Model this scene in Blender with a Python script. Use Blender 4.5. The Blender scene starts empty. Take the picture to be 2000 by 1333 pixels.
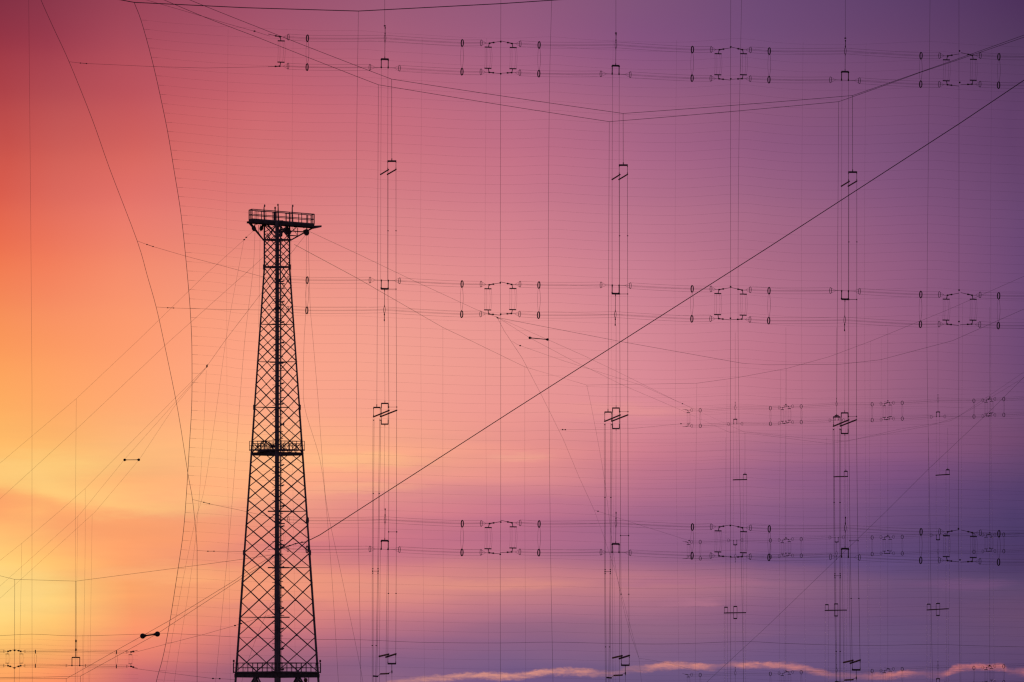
import bpy, math, random
from mathutils import Vector, Matrix
random.seed(7)
S = bpy.context.scene
COL = S.collection
F = 30000.0            # focal length in units of the 2000-px-wide photograph
HZ = 1660.0            # eye level, below the bottom edge of the frame
EYE = 1.7

def P(px, py, Y):
    """point at distance Y in the direction of photograph position (px, py)"""
    return Vector(((px - 1000.0) / F * Y, Y, EYE + (HZ - py) / F * Y))

def W(w, Y):           # wire radius for an apparent width of w photograph pixels
    return w * (1.12 if w < 1.0 else 1.35 if w > 1.55 else 1.25) * Y / F / 2

# ------------------------------------------------------------------ mesh collector
class MB:
    def __init__(s): s.v = []; s.f = []
    def tube(s, pts, r, n=5, closed=False):
        pts = [Vector(p) for p in pts]; m = len(pts); base = len(s.v)
        rr = r if isinstance(r, (list, tuple)) else [r] * m
        for i, p in enumerate(pts):
            a = pts[i - 1] if (i or closed) else p
            b = pts[(i + 1) % m] if (i < m - 1 or closed) else p
            t = (b - a).normalized()
            up = Vector((0, 1, 0)) if abs(t.y) < .9 else Vector((1, 0, 0))
            u = t.cross(up).normalized(); w = t.cross(u)
            for k in range(n):
                a_ = 2 * math.pi * (k + .5) / n
                s.v.append(p + (u * math.cos(a_) + w * math.sin(a_)) * rr[i])
        for i in range(m if closed else m - 1):
            j = (i + 1) % m
            for k in range(n):
                l = (k + 1) % n
                s.f.append((base + i * n + k, base + i * n + l, base + j * n + l, base + j * n + k))
        if not closed:
            s.f.append(tuple(base + k for k in range(n))[::-1])
            s.f.append(tuple(base + (m - 1) * n + k for k in range(n)))
        return s
    def ball(s, c, r, seg=12, rings=8, sx=1, sz=1):
        c = Vector(c); base = len(s.v)
        for i in range(1, rings):
            th = math.pi * i / rings
            for k in range(seg):
                ph = 2 * math.pi * k / seg
                s.v.append(c + Vector((math.sin(th) * math.cos(ph) * sx, math.sin(th) * math.sin(ph), math.cos(th) * sz)) * r)
        top = len(s.v); s.v.append(c + Vector((0, 0, r * sz))); bot = len(s.v); s.v.append(c - Vector((0, 0, r * sz)))
        for i in range(rings - 2):
            for k in range(seg):
                l = (k + 1) % seg
                s.f.append((base + i * seg + k, base + (i + 1) * seg + k, base + (i + 1) * seg + l, base + i * seg + l))
        for k in range(seg):
            l = (k + 1) % seg
            s.f.append((top, base + k, base + l))
            s.f.append((bot, base + (rings - 2) * seg + l, base + (rings - 2) * seg + k))
        return s
    def prism(s, poly, lo, hi):
        """poly of (x, y, dz), extruded from z lo+dz to hi+dz"""
        base = len(s.v); n = len(poly)
        for q in poly: s.v.append(Vector((q[0], q[1], lo + (q[2] if len(q) > 2 else 0))))
        for q in poly: s.v.append(Vector((q[0], q[1], hi + (q[2] if len(q) > 2 else 0))))
        s.f.append(tuple(base + i for i in range(n))[::-1]); s.f.append(tuple(base + n + i for i in range(n)))
        for i in range(n):
            j = (i + 1) % n
            s.f.append((base + i, base + j, base + n + j, base + n + i))
        return s
    def box(s, c, d, ax=None):
        c = Vector(c); ax = ax or (Vector((1, 0, 0)), Vector((0, 1, 0)), Vector((0, 0, 1)))
        base = len(s.v)
        for i in (-.5, .5):
            for j in (-.5, .5):
                for k in (-.5, .5):
                    s.v.append(c + ax[0] * d[0] * i + ax[1] * d[1] * j + ax[2] * d[2] * k)
        for q in ((0, 1, 3, 2), (4, 6, 7, 5), (0, 4, 5, 1), (2, 3, 7, 6), (0, 2, 6, 4), (1, 5, 7, 3)):
            s.f.append(tuple(base + i for i in q))
        return s
    def beam(s, a, b, w, h):
        a = Vector(a); b = Vector(b); t = (b - a); L = t.length; t = t / L
        up = Vector((0, 0, 1)) if abs(t.z) < .95 else Vector((0, 1, 0))
        u = t.cross(up).normalized(); v = u.cross(t)
        return s.box((a + b) / 2, (L, w, h), (t, u, v))
    def angle(s, a, b, leg, th, inward):
        """an L-section member (steel angle) whose heel faces away from 'inward'"""
        a = Vector(a); b = Vector(b); t = (b - a).normalized()
        i = Vector(inward); i = (i - t * i.dot(t)).normalized(); j = t.cross(i)
        d1 = (i + j).normalized(); d2 = (i - j).normalized()
        L = (b - a).length; c = (a + b) / 2
        s.box(c + d1 * leg / 2, (L, leg, th), (t, d1, d2))
        s.box(c + d2 * (leg / 2 + th * .52), (L, leg - th * .04, th), (t, d2, d1))
        return s
    def build(s, name, mat, parent=None, world=True, smooth=False):
        me = bpy.data.meshes.new(name)
        off = Vector((0, 0, 0))
        if parent is not None and world:
            q = parent
            while q is not None: off += q.location; q = q.parent
        own = Vector((0, 0, 0))
        if parent is None and s.v:
            lo = [min(v[i] for v in s.v) for i in range(3)]; hi = [max(v[i] for v in s.v) for i in range(3)]
            own = Vector(((lo[0] + hi[0]) / 2, (lo[1] + hi[1]) / 2, lo[2])); off = own
        me.from_pydata([tuple(v - off) for v in s.v], [], s.f); me.update()
        if smooth:
            for p in me.polygons: p.use_smooth = True
        me.materials.append(mat)
        o = bpy.data.objects.new(name, me); COL.objects.link(o); o.location = own
        if parent is not None: o.parent = parent
        return o

def tag(o, label=None, cat=None, group=None, kind=None):
    if label:
        (4 <= len(label.split()) <= 16) or print('BADLABEL', label)
        o['label'] = label
    if cat: o['category'] = cat
    if group: o['group'] = group
    if kind: o['kind'] = kind
    return o

def thing(name, loc, label, cat, group=None, rot=(0, 0, 0)):
    o = bpy.data.objects.new(name, None); COL.objects.link(o)
    o.empty_display_size = .5
    o.location = loc; o.rotation_euler = rot
    return tag(o, label, cat, group)

def copy_tree(o, parent=None):
    c = o.copy(); COL.objects.link(c); c.parent = parent
    for ch in list(o.children): copy_tree(ch, c)
    return c

# ------------------------------------------------------------------ materials
def mat(name, col, rough=.7, metal=0.0, var=.35, scale=3.0, bump=0.0):
    m = bpy.data.materials.new(name); m.use_nodes = True
    nt = m.node_tree; b = nt.nodes['Principled BSDF']
    b.inputs['Roughness'].default_value = rough; b.inputs['Metallic'].default_value = metal
    b.inputs['Specular IOR Level'].default_value = .08
    tc = nt.nodes.new('ShaderNodeTexCoord'); nz = nt.nodes.new('ShaderNodeTexNoise')
    nz.inputs['Scale'].default_value = scale; nz.inputs['Detail'].default_value = 5
    rp = nt.nodes.new('ShaderNodeValToRGB')
    rp.color_ramp.elements[0].position = .3; rp.color_ramp.elements[1].position = .75
    rp.color_ramp.elements[0].color = [c * (1 - var) for c in col] + [1]
    rp.color_ramp.elements[1].color = [min(1, c * (1 + var)) for c in col] + [1]
    nt.links.new(tc.outputs['Object'], nz.inputs['Vector'])
    nt.links.new(nz.outputs['Fac'], rp.inputs['Fac'])
    nt.links.new(rp.outputs['Color'], b.inputs['Base Color'])
    if bump:
        bp = nt.nodes.new('ShaderNodeBump'); bp.inputs['Strength'].default_value = bump
        nt.links.new(nz.outputs['Fac'], bp.inputs['Height']); nt.links.new(bp.outputs['Normal'], b.inputs['Normal'])
    return m
M = dict(
    tower=mat('weathered_tower_steel', (.085, .07, .085), .8, .0, .4, 1.4),
    grate=mat('platform_grating_steel', (.045, .04, .045), .8, .0, .4, 3),
    pulley=mat('painted_cast_iron', (.035, .03, .04), .6, .0, .3, 4),
    rope=mat('galvanised_wire_rope', (.075, .065, .07), .7, .1, .3, 6),
    wire=mat('weathered_copper_wire', (.07, .05, .045), .7, .1, .3, 6),
    ring=mat('bronze_ring', (.05, .042, .045), .6, .1, .3, 6),
    porc=mat('brown_glazed_porcelain', (.06, .035, .03), .85, .0, .25, 8),
    ball=mat('black_rubber_coating', (.025, .022, .025), .8, .0, .3, 2),
    lamp=mat('lamp_housing_paint', (.09, .03, .03), .5, .0, .3, 4),
    cab=mat('cabinet_paint', (.10, .10, .11), .6, .0, .2, 3),
    grass=mat('dry_grassland', (.06, .065, .03), .95, .0, .5, .05, .3),
)

# ------------------------------------------------------------------ camera
cam = bpy.data.cameras.new('camera'); co = bpy.data.objects.new('camera', cam); COL.objects.link(co)
cam.sensor_width = 36; cam.lens = 36 * F / 2000
co.location = (0, 0, EYE); co.rotation_euler = (math.pi / 2, 0, 0)
cam.shift_y = (HZ - 666.5) / 2000.0
cam.clip_start = 1; cam.clip_end = 60000
S.camera = co

# ------------------------------------------------------------------ sky
def lin(c):
    c /= 255.0
    return c / 12.92 if c <= .04045 else ((c + .055) / 1.055) ** 2.4
SKY_Y = [0,100,200,300,400,500,600,700,800,860,900,940,980,1030,1090,1140,1190,1240,1290,1333]
SKY = {
 0: [(132,48,68),(158,57,70),(181,71,74),(204,85,76),(223,98,78),(239,118,81),(246,140,88),(252,158,92),(254,175,98),(255,186,104),(255,192,108),(254,195,110),(252,172,105),(255,188,112),(255,205,120),(255,218,130),(255,216,128),(255,200,112),(254,180,102),(250,160,98)],
 100: [(138,54,74),(161,63,78),(185,80,84),(207,95,88),(224,108,92),(240,123,91),(247,142,98),(253,158,100),(255,172,104),(255,184,108),(255,195,114),(255,200,118),(255,200,118),(255,180,112),(255,192,112),(255,205,118),(255,205,118),(255,188,108),(252,165,102),(244,140,98)],
 250: [(154,67,87),(175,77,91),(193,86,92),(214,102,96),(230,118,106),(242,135,107),(250,150,110),(254,160,112),(255,172,116),(255,184,122),(255,188,122),(255,182,118),(255,182,120),(255,170,112),(255,165,108),(255,168,106),(254,162,106),(246,144,108),(225,122,110),(190,102,112)],
 500: [(158,80,106),(179,90,108),(201,102,112),(212,114,116),(222,125,122),(235,142,126),(246,158,132),(253,165,134),(253,170,134),(255,180,132),(255,180,132),(252,172,130),(248,165,130),(235,145,125),(232,140,122),(248,158,122),(232,140,122),(205,118,122),(170,104,122),(142,94,122)],
 750: [(156,90,119),(173,97,122),(194,106,124),(206,116,127),(216,129,134),(228,142,139),(238,154,143),(244,162,144),(245,162,142),(248,168,138),(250,170,136),(240,155,138),(225,140,138),(212,125,135),(205,120,134),(232,146,132),(208,128,132),(176,110,132),(142,98,132),(140,98,130)],
 1000: [(146,89,124),(161,95,129),(180,105,132),(195,113,135),(206,124,140),(218,135,144),(228,146,147),(234,152,147),(236,152,146),(233,149,142),(234,149,141),(223,141,142),(207,126,141),(190,112,138),(184,112,136),(212,134,134),(181,116,134),(152,102,132),(125,93,132),(112,86,132)],
 1250: [(128,83,123),(138,85,128),(157,96,130),(170,103,136),(184,114,140),(198,124,145),(208,132,148),(216,138,150),(218,138,150),(208,129,144),(197,120,140),(184,113,139),(171,106,138),(162,102,137),(154,99,135),(185,118,134),(161,106,132),(140,98,130),(120,91,129),(108,86,126)],
 1500: [(110,74,118),(120,79,121),(137,86,123),(146,91,129),(160,101,133),(172,107,135),(183,114,139),(191,117,139),(187,116,138),(172,108,136),(160,101,135),(152,97,135),(144,94,133),(136,90,132),(126,86,127),(145,99,130),(132,90,127),(122,88,127),(110,84,127),(104,81,125)],
 1750: [(95,64,107),(108,70,111),(120,77,117),(126,82,123),(136,87,127),(146,92,129),(152,95,130),(155,97,129),(150,95,128),(145,91,128),(132,84,127),(120,79,125),(113,78,123),(104,74,119),(96,73,119),(109,80,119),(107,78,118),(105,80,120),(104,79,120),(103,78,118)],
 2000: [(78,50,92),(87,59,97),(96,63,104),(101,66,108),(106,71,114),(108,72,117),(109,73,117),(110,73,116),(111,74,114),(111,72,110),(102,69,110),(93,66,109),(84,62,108),(78,60,105),(77,58,101),(91,70,108),(101,73,108),(99,73,110),(95,71,110),(91,69,110)],
}
wd = bpy.data.worlds.new('World'); S.world = wd; wd.use_nodes = True
nt = wd.node_tree; nt.nodes.clear()
def N(t, **kw):
    n = nt.nodes.new(t)
    for k, v in kw.items(): setattr(n, k, v)
    return n
def L(a, b): nt.links.new(a, b)
def math_(op, a, b=None, c=None, clamp=False):
    n = N('ShaderNodeMath', operation=op); n.use_clamp = clamp
    for i, x in enumerate((a, b, c)):
        if x is None: continue
        if isinstance(x, (int, float)): n.inputs[i].default_value = x
        else: L(x, n.inputs[i])
    return n.outputs[0]
def smooth(x, a, b, typ='SMOOTHSTEP'):
    n = N('ShaderNodeMapRange', interpolation_type=typ); n.clamp = True
    L(x, n.inputs['Value']); n.inputs['From Min'].default_value = a; n.inputs['From Max'].default_value = b
    return n.outputs['Result']
def mix(f, a, b):
    n = N('ShaderNodeMix', data_type='RGBA')
    if isinstance(f, (int, float)): n.inputs[0].default_value = f
    else: L(f, n.inputs[0])
    for x, i in ((a, 6), (b, 7)):
        if isinstance(x, tuple): n.inputs[i].default_value = x
        else: L(x, n.inputs[i])
    return n.outputs[2]
tc = N('ShaderNodeTexCoord'); sx = N('ShaderNodeSeparateXYZ'); L(tc.outputs['Generated'], sx.inputs[0])
yy = math_('MAXIMUM', sx.outputs['Y'], .02)
az = math_('DIVIDE', sx.outputs['X'], yy)      # tangent of the azimuth from north
el = math_('DIVIDE', sx.outputs['Z'], yy)      # tangent of the elevation
u0 = math_('MULTIPLY_ADD', az, F / 2000.0, .5)
v0 = math_('MULTIPLY_ADD', el, -F / 1333.0, HZ / 1333.0)
def noise(su, sv, det=4, seed=0.0, rough=.5):
    cb = N('ShaderNodeCombineXYZ'); L(math_('MULTIPLY', u0, su), cb.inputs[0]); L(math_('MULTIPLY', v0, sv), cb.inputs[1]); cb.inputs[2].default_value = seed
    n = N('ShaderNodeTexNoise'); n.inputs['Scale'].default_value = 1; n.inputs['Detail'].default_value = det; n.inputs['Roughness'].default_value = rough
    L(cb.outputs[0], n.inputs['Vector'])
    return math_('SUBTRACT', n.outputs['Fac'], .5)
low = smooth(v0, .55, .72)
dv = math_('MULTIPLY', math_('MULTIPLY', noise(3.2, 9.0, 5, 3.1), .045), low)
du = math_('MULTIPLY', noise(2.5, 5.0, 3, 8.3), .05)
v = math_('ADD', v0, dv); u = math_('ADD', u0, du)
keys = sorted(SKY); ramps = []
for k in keys:
    r = N('ShaderNodeValToRGB'); cr = r.color_ramp; cr.interpolation = 'CARDINAL'
    cr.elements[0].position = 0; cr.elements[1].position = 1
    for i, y in enumerate(SKY_Y):
        e = cr.elements[0] if i == 0 else (cr.elements[-1] if i == len(SKY_Y) - 1 else cr.elements.new(y / 1333.0))
        e.color = [lin(c) for c in SKY[k][i]] + [1]
    L(v, r.inputs['Fac']); ramps.append(r.outputs['Color'])
c = ramps[0]
for i in range(1, len(keys)):
    c = mix(smooth(u, keys[i - 1] / 2000.0, keys[i] / 2000.0, 'LINEAR'), c, ramps[i])
# thin cloud structure: long flat wisps low in the sky
wisp = math_('MULTIPLY', math_('MULTIPLY', noise(4.0, 26.0, 6, 1.7, .55), .42), low)
wn = N('ShaderNodeMix', data_type='RGBA', blend_type='MULTIPLY'); wn.inputs[0].default_value = 1
L(c, wn.inputs[6]); cbw = N('ShaderNodeCombineColor')
L(math_('ADD', wisp, 1.0), cbw.inputs[0]); L(math_('MULTIPLY_ADD', wisp, .8, 1.0), cbw.inputs[1]); L(math_('MULTIPLY_ADD', wisp, .25, 1.0), cbw.inputs[2])
L(cbw.outputs[0], wn.inputs[7]); c = wn.outputs[2]
# separate wisps and banks: azimuth, height, half width, half height (photograph px), colour, strength
fu = math_('MULTIPLY', noise(12, 22, 7, 2.2, .66), .075); fv = math_('MULTIPLY', noise(9, 34, 7, 6.6, .66), .045)
uc = math_('ADD', u0, fu); vc = math_('ADD', v0, fv)
tex = math_('MULTIPLY_ADD', noise(18, 80, 7, 12.5, .66), 2.0, .9)
for cx_, cy_, rx_, ry_, col_, st_ in ((70,908,230,34,(255,206,124),.6),(660,903,190,17,(255,188,136),.75),(700,952,140,14,(252,178,138),.6),
        (1020,893,75,11,(240,164,144),.7),(1355,1176,62,9,(176,114,138),.8),(900,1141,280,13,(228,148,132),.6),(1350,1138,200,11,(172,108,136),.55),(1120,985,200,14,(184,112,142),.2),
        (1880,1140,150,14,(116,80,122),.6),(310,1120,220,22,(255,180,122),.45),(640,1066,170,18,(204,116,130),.5),(40,1152,130,62,(255,214,134),.5),(1650,1095,330,16,(100,76,126),.5),(1180,805,200,20,(232,152,146),.5),(1200,1230,330,26,(142,100,128),.5),(560,1185,170,16,(206,124,126),.4)):
    a_ = math_('POWER', math_('MULTIPLY', math_('SUBTRACT', uc, cx_ / 2000.0), 2000.0 / rx_), 2.0)
    b_ = math_('POWER', math_('MULTIPLY', math_('SUBTRACT', vc, cy_ / 1333.0), 1333.0 / ry_), 2.0)
    g_ = math_('SUBTRACT', 1.0, math_('SQRT', math_('ADD', a_, b_)))
    c = mix(math_('MULTIPLY', math_('MULTIPLY', smooth(g_, -.15, .8), tex, clamp=True), st_), c, tuple(lin(q) for q in col_) + (1,))
# soft cloud bank under the yellow break at the left
bk = N('ShaderNodeFloatCurve'); cv = bk.mapping.curves[0]
BANK = [(0,950),(60,955),(130,984),(230,1004),(330,1012),(430,1000),(520,985),(700,975),(2000,975)]
cv.points[0].location = (0, (BANK[0][1] - 900) / 200.0); cv.points[1].location = (1, (BANK[-1][1] - 900) / 200.0)
for q in BANK[1:-1]: cv.points.new(q[0] / 2000.0, (q[1] - 900) / 200.0)
bk.mapping.update(); L(u0, bk.inputs['Value'])
db = math_('SUBTRACT', math_('ADD', v0, math_('MULTIPLY', noise(14, 40, 7, 20.2, .62), .05)), math_('MULTIPLY_ADD', bk.outputs[0], 200 / 1333.0, 900 / 1333.0))
fade = math_('SUBTRACT', 1.0, smooth(u0, .12, .3))
low_b = math_('MULTIPLY', math_('MULTIPLY', smooth(db, -.014, .022), math_('SUBTRACT', 1.0, smooth(db, .02, .075))), fade)
up_b = math_('MULTIPLY', math_('MULTIPLY', smooth(db, -.05, -.008), math_('SUBTRACT', 1.0, smooth(db, -.016, .012))), fade)
c = mix(math_('MULTIPLY', low_b, .6), c, tuple(lin(q) for q in (249,156,104)) + (1,))
c = mix(math_('MULTIPLY', up_b, .5), c, tuple(lin(q) for q in (255,206,126)) + (1,))
# sunlit upper edge of the low cloud bank
STREAK = [(700,1345,0),(760,1336,.35),(860,1324,.75),(940,1319,1),(1000,1320,1),(1090,1311,1),(1150,1313,.7),(1190,1316,.35),(1230,1307,.3),(1270,1304,.9),(1320,1299,1),(1380,1302,.9),(1405,1302,.25),(1440,1298,.8),(1490,1298,1),(1560,1304,.8),(1610,1315,.7),(1650,1320,.25),(1700,1321,.5),(1730,1320,.9),(1790,1315,.4),(1830,1318,.2),(1860,1307,1),(1910,1302,1),(1960,1303,1),(1970,1310,.3),(2000,1312,.7)]
def curve(fn):
    n = N('ShaderNodeFloatCurve'); cv = n.mapping.curves[0]
    pts = [(q[0] / 2000.0, fn(q)) for q in STREAK]
    cv.points[0].location = (0, pts[0][1]); cv.points[1].location = pts[-1]
    for q in pts[:-1]: cv.points.new(*q)
    n.mapping.update(); L(u0, n.inputs['Value']); return n.outputs[0]
cen = math_('MULTIPLY_ADD', curve(lambda q: (q[1] - 1280) / 80.0), 80 / 1333.0, 1280 / 1333.0)
inten = curve(lambda q: q[2] * .85)
d = math_('SUBTRACT', math_('ADD', v0, math_('MULTIPLY', noise(85, 140, 8, 5.5, .72), .015)), cen)
g = math_('MULTIPLY', smooth(d, -.0065, -.0005), math_('SUBTRACT', 1.0, smooth(d, .0, .0085)))
g = math_('MULTIPLY', math_('MULTIPLY', g, inten), math_('MULTIPLY_ADD', noise(60, 170, 7, 9.1, .68), 2.6, .85), clamp=True)
sc_ = N('ShaderNodeValToRGB'); L(u0, sc_.inputs['Fac'])
for e, p, k in ((sc_.color_ramp.elements[0], .4, (232,158,134)), (sc_.color_ramp.elements[1], .95, (206,118,120))):
    e.position = p; e.color = [lin(x) for x in k] + [1]
c = mix(math_('MULTIPLY', g, .9), c, sc_.outputs['Color'])
# the dusk sky away from the afterglow: physical sky with the sun on the horizon
SUN_AZ, SUN_EL = math.radians(-2.1), math.radians(.45)
ns = N('ShaderNodeTexSky'); ns.sky_type = 'NISHITA'; ns.sun_disc = False
ns.sun_elevation = SUN_EL; ns.sun_rotation = SUN_AZ
nm = N('ShaderNodeMix', data_type='RGBA', blend_type='MULTIPLY'); nm.inputs[0].default_value = 1
L(ns.outputs[0], nm.inputs[6]); nm.inputs[7].default_value = (.40, .27, .46, 1)
c = mix(smooth(sx.outputs['Y'], .55, .92), nm.outputs[2], c)
bg = N('ShaderNodeBackground'); L(c, bg.inputs['Color']); bg.inputs['Strength'].default_value = 1
wo = N('ShaderNodeOutputWorld'); L(bg.outputs[0], wo.inputs['Surface'])

sun = bpy.data.lights.new('sun', 'SUN'); sun.energy = 2; sun.angle = math.radians(.5); sun.color = (1, .62, .32)
so = bpy.data.objects.new('sun', sun); COL.objects.link(so)
sd = Vector((math.sin(SUN_AZ) * math.cos(SUN_EL), math.cos(SUN_AZ) * math.cos(SUN_EL), math.sin(SUN_EL)))
so.rotation_euler = (-sd).to_track_quat('-Z', 'Y').to_euler(); so.location = (-80, 0, 60)

# ------------------------------------------------------------------ ground
m = MB(); n = 48; R = 30000
m.v.append(Vector((0, 3000, 0)))
rad = [200, 800, 1600, 3000, 6000, 12000, R]
for r in rad:
    for k in range(n):
        m.v.append(Vector((r * math.cos(2 * math.pi * k / n), 3000 + r * math.sin(2 * math.pi * k / n), 0)))
for k in range(n): m.f.append((0, 1 + k, 1 + (k + 1) % n))
for i in range(len(rad) - 1):
    for k in range(n):
        l = (k + 1) % n
        m.f.append((1 + i * n + k, 1 + (i + 1) * n + k, 1 + (i + 1) * n + l, 1 + i * n + l))
tag(m.build('ground', M['grass']), kind='structure')

# ================================================================== lattice tower
TY = 1500.0; TX = (541 - 1000) / F * TY; PX = TY / F          # 0.05 m per photograph pixel
def tz(py): return EYE + (HZ - py) * PX
def hd(py): return (26 + .0704 * (py - 522)) * PX if py > 522 else 26 * PX
TW = math.radians(1.6)                                       # slight turn of the plan about the vertical
DIR = [Vector((math.cos(a + TW), math.sin(a + TW), 0)) for a in (math.pi, -math.pi / 2, 0, math.pi / 2)]   # left, front, right, rear
def TP(i, py, k=1.0): return Vector((TX, TY, 0)) + DIR[i % 4] * hd(py) * k + Vector((0, 0, tz(py)))
tower = thing('lattice_tower', (TX, TY, 0), 'tall tapering steel lattice tower with railed top platform, black against the sky', 'tower')
BASE = HZ + EYE / PX
for i in range(4):
    b = MB()
    for y0, y1, sz in ((BASE, 1080, .26), (1080, 796, .22), (796, 522, .19), (522, 438, .18)):
        b.angle(TP(i, y0), TP(i, y1), sz, .03, -DIR[i])
        c0 = TP(i, y1); b.box(c0 + DIR[i] * -.05, (.24, .24, .5))
    # concrete footing
    b.box(TP(i, BASE) + Vector((0, 0, .12)), (1.6, 1.6, .5))
    b.build('leg', M['tower'], tower)
FRONT = [438, 469, 495.5, 522, 559, 597, 635, 669, 707, 751, 796, 840.5, 886, 928, 976, 1026, 1080, 1139, 1208, 1276, 1350]
REAR = [438, 455, 482, 508.5, 541, 578, 616, 652, 688, 729, 773.5, 818, 863, 907, 952, 1001, 1053, 1110, 1175, 1243, 1313]
LOWER = [1319, 1405, 1500, 1600, BASE]
for a, b_, nodes, th in ((0, 1, FRONT, .105), (1, 2, FRONT, .105), (2, 3, REAR, .075), (3, 0, REAR, .075)):
    b = MB()
    ins = -(DIR[a] + DIR[b_]).normalized()
    for q in range(len(nodes) - 1):
        y0, y1 = nodes[q], nodes[q + 1]
        t = th * (1.0 if y0 > 900 else .92)
        k = min(1, (1317 - y0) / (y1 - y0))                       # the last panel is cut by the platform
        b.beam(TP(a, y0), TP(a, y0).lerp(TP(b_, y1), k), t * .5, t)
        b.beam(TP(b_, y0) + ins * .06, TP(b_, y0).lerp(TP(a, y1), k) + ins * .06, t * .5, t)
        x = (TP(a, y0) + TP(b_, y1) + TP(a, y1) + TP(b_, y0)) / 4
        if k == 1: b.box(x + ins * .03, (.13, .12, .13) if th > .09 else (.09, .12, .09))   # gusset at the crossing
    for q in range(len(LOWER) - 1):                            # K bracing below the lowest platform
        y0, y1 = LOWER[q], LOWER[q + 1]
        mid = (TP(a, y0) + TP(b_, y0)) / 2
        for sd_, e in ((-1, a), (1, b_)):
            for k in (-.22, .22) if sd_ > 0 else (0,):
                off = (TP(b_, y0) - TP(a, y0)).normalized() * k
                b.beam(mid + off - Vector((0, 0, .25)), TP(e, y1) + off * .5, .1, .12 if k else .2)
        b.beam(TP(a, y1), TP(b_, y1), .1, .14)
    b.build('face_bracing', M['tower'], tower)
for y, w in ((469, .17), (522, .17)):
    b = MB()
    for i in range(4): b.beam(TP(i, y), TP(i + 1, y), .12, w)
    b.build('ring_beam', M['tower'], tower)
for y, side in ((634, (0, 2)), (707, (0, 2)), (796, (0,)), (999, (2,)), (1109, (2,)), (1206, (0,))):
    b = MB()
    for s in side:                                             # struts carrying the rest landings
        b.beam(TP(s, y), Vector((TX, TY, tz(y))) , .05, .06)
        b.beam(TP(s, y), TP(3, y), .05, .05)
    b.build('landing_strut', M['tower'], tower)
for y, w in ((634, 1.6), (708, 1.7), (796, 2.1), (999, 2.1), (1109, 2.1), (1206, 2.15)):
    b = MB(); z = tz(y)
    b.box((TX + .15, TY + .2, z), (w, 1.2, .06 if y < 900 else .1))
    b.build('rest_landing', M['grate'], tower)
# cable duct, climbing ladder with hoops
b = MB()
for y0, y1, w in ((BASE - 10, 900, .20), (900, 560, .26), (560, 436, .40)):
    b.beam((TX - .07, TY - hd(y0) * .93, tz(y0)), (TX - .07, TY - hd(y1) * .93, tz(y1)), .16, w)
b.beam((TX + .12, TY - hd(760) * .9, tz(760)), (TX + .12, TY - hd(436) * .9, tz(436)), .1, .2)
b.build('cable_duct', M['tower'], tower)
b = MB()
for dx in (.17, .36):
    b.beam((TX + dx, TY - hd(BASE) * .86, .3), (TX + dx, TY - hd(438) * .86, tz(438)), .12, .12)
y = BASE - 20
while y > 445:
    f = hd(y) * .86
    b.beam((TX + .15, TY - f, tz(y)), (TX + .36, TY - f, tz(y)), .03, .03)
    y -= 6
b.build('climbing_ladder', M['tower'], tower)
b = MB(); y = 1310.0; k = 0
while y > 540:
    f = hd(y) * .86
    if abs(y - 886) > 25:
        arm = .30 if k % 4 else .42
        b.beam((TX + .34, TY - f - .02, tz(y)), (TX + .34 + arm, TY - f - .05, tz(y)), .06, .07)
        b.beam((TX - .16, TY - f, tz(y + 2)), (TX - .42, TY - f, tz(y + 2)), .05, .05)
        if k % 3 == 0: b.beam((TX + .36, TY - f, tz(y)), (TX + .75, TY - f, tz(y) + .12), .05, .12)
    y -= 13.3; k += 1
for dx in (.48,):
    b.beam((TX + dx, TY - hd(1310) * .9, tz(1310)), (TX + dx, TY - hd(560) * .9, tz(560)), .03, .03)
b.build('ladder_bracket', M['tower'], tower)

def railing(corners, zs, h, parent, step=.62, mid=True, r=.025, brace=()):
    """one handrail: posts, top rail, mid rail and toe board round a polygon of corners"""
    b = MB(); n = len(corners)
    for i in range(n):
        p = Vector((corners[i][0], corners[i][1], zs[i])); q = Vector((corners[(i + 1) % n][0], corners[(i + 1) % n][1], zs[(i + 1) % n]))
        up = Vector((0, 0, h))
        b.tube([p + up, q + up], r * 1.15, 6); b.tube([p + up * .53, q + up * .53], r * .9, 6)
        b.beam(p + up * .08, q + up * .08, .02, .12)
        k = max(2, round((q - p).length / step))
        for j in range(k):
            c0 = p.lerp(q, j / k)
            b.tube([c0, c0 + up], r * (1.5 if j == 0 else 1.0), 6)
    return b.build('handrail', M['tower'], parent)
# lower platform
z = tz(1321.5); hp = 82.5 * PX
lp = MB(); poly = [(TX + d_.x * hp, TY + d_.y * hp) for d_ in DIR]
lp.prism(poly, z + .1, z + .44)
for i in range(4): lp.beam(Vector((*poly[i], z + .06)), Vector((*poly[(i + 1) % 4], z + .06)), .12, .34)
lpo = lp.build('service_platform', M['grate'], tower)
hr = 85.3 * PX
railing([(TX + d_.x * hr, TY + d_.y * hr) for d_ in DIR], [tz(1315)] * 4, 19.5 * PX, lpo, .68, r=.03)
for s in (0, 2):
    b = MB(); c0 = Vector((TX, TY, 0)) + DIR[s] * 84.4 * PX
    b.tube([c0 + Vector((0, 0, tz(1315))), c0 + Vector((0, 0, tz(1294)))], .03, 6)
    b.ball(c0 + Vector((0, 0, tz(1291.5))), .1, sz=1.3)
    b.build('warning_light', M['lamp'], tower, smooth=True)
# wind meter box slung under the lower platform on the right
b = MB(); c0 = P(597, 1329, TY - 1.5)
b.ball(c0, .19, sz=1.2); b.beam(c0 + Vector((-.25, 0, .45)), c0, .07, .07)
b.build('floodlight', M['lamp'], tower)
b = MB(); b.beam(P(603, 1320, TY), P(603, 1400, TY), .07, .07); b.build('drain_pipe', M['tower'], tower)
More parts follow.
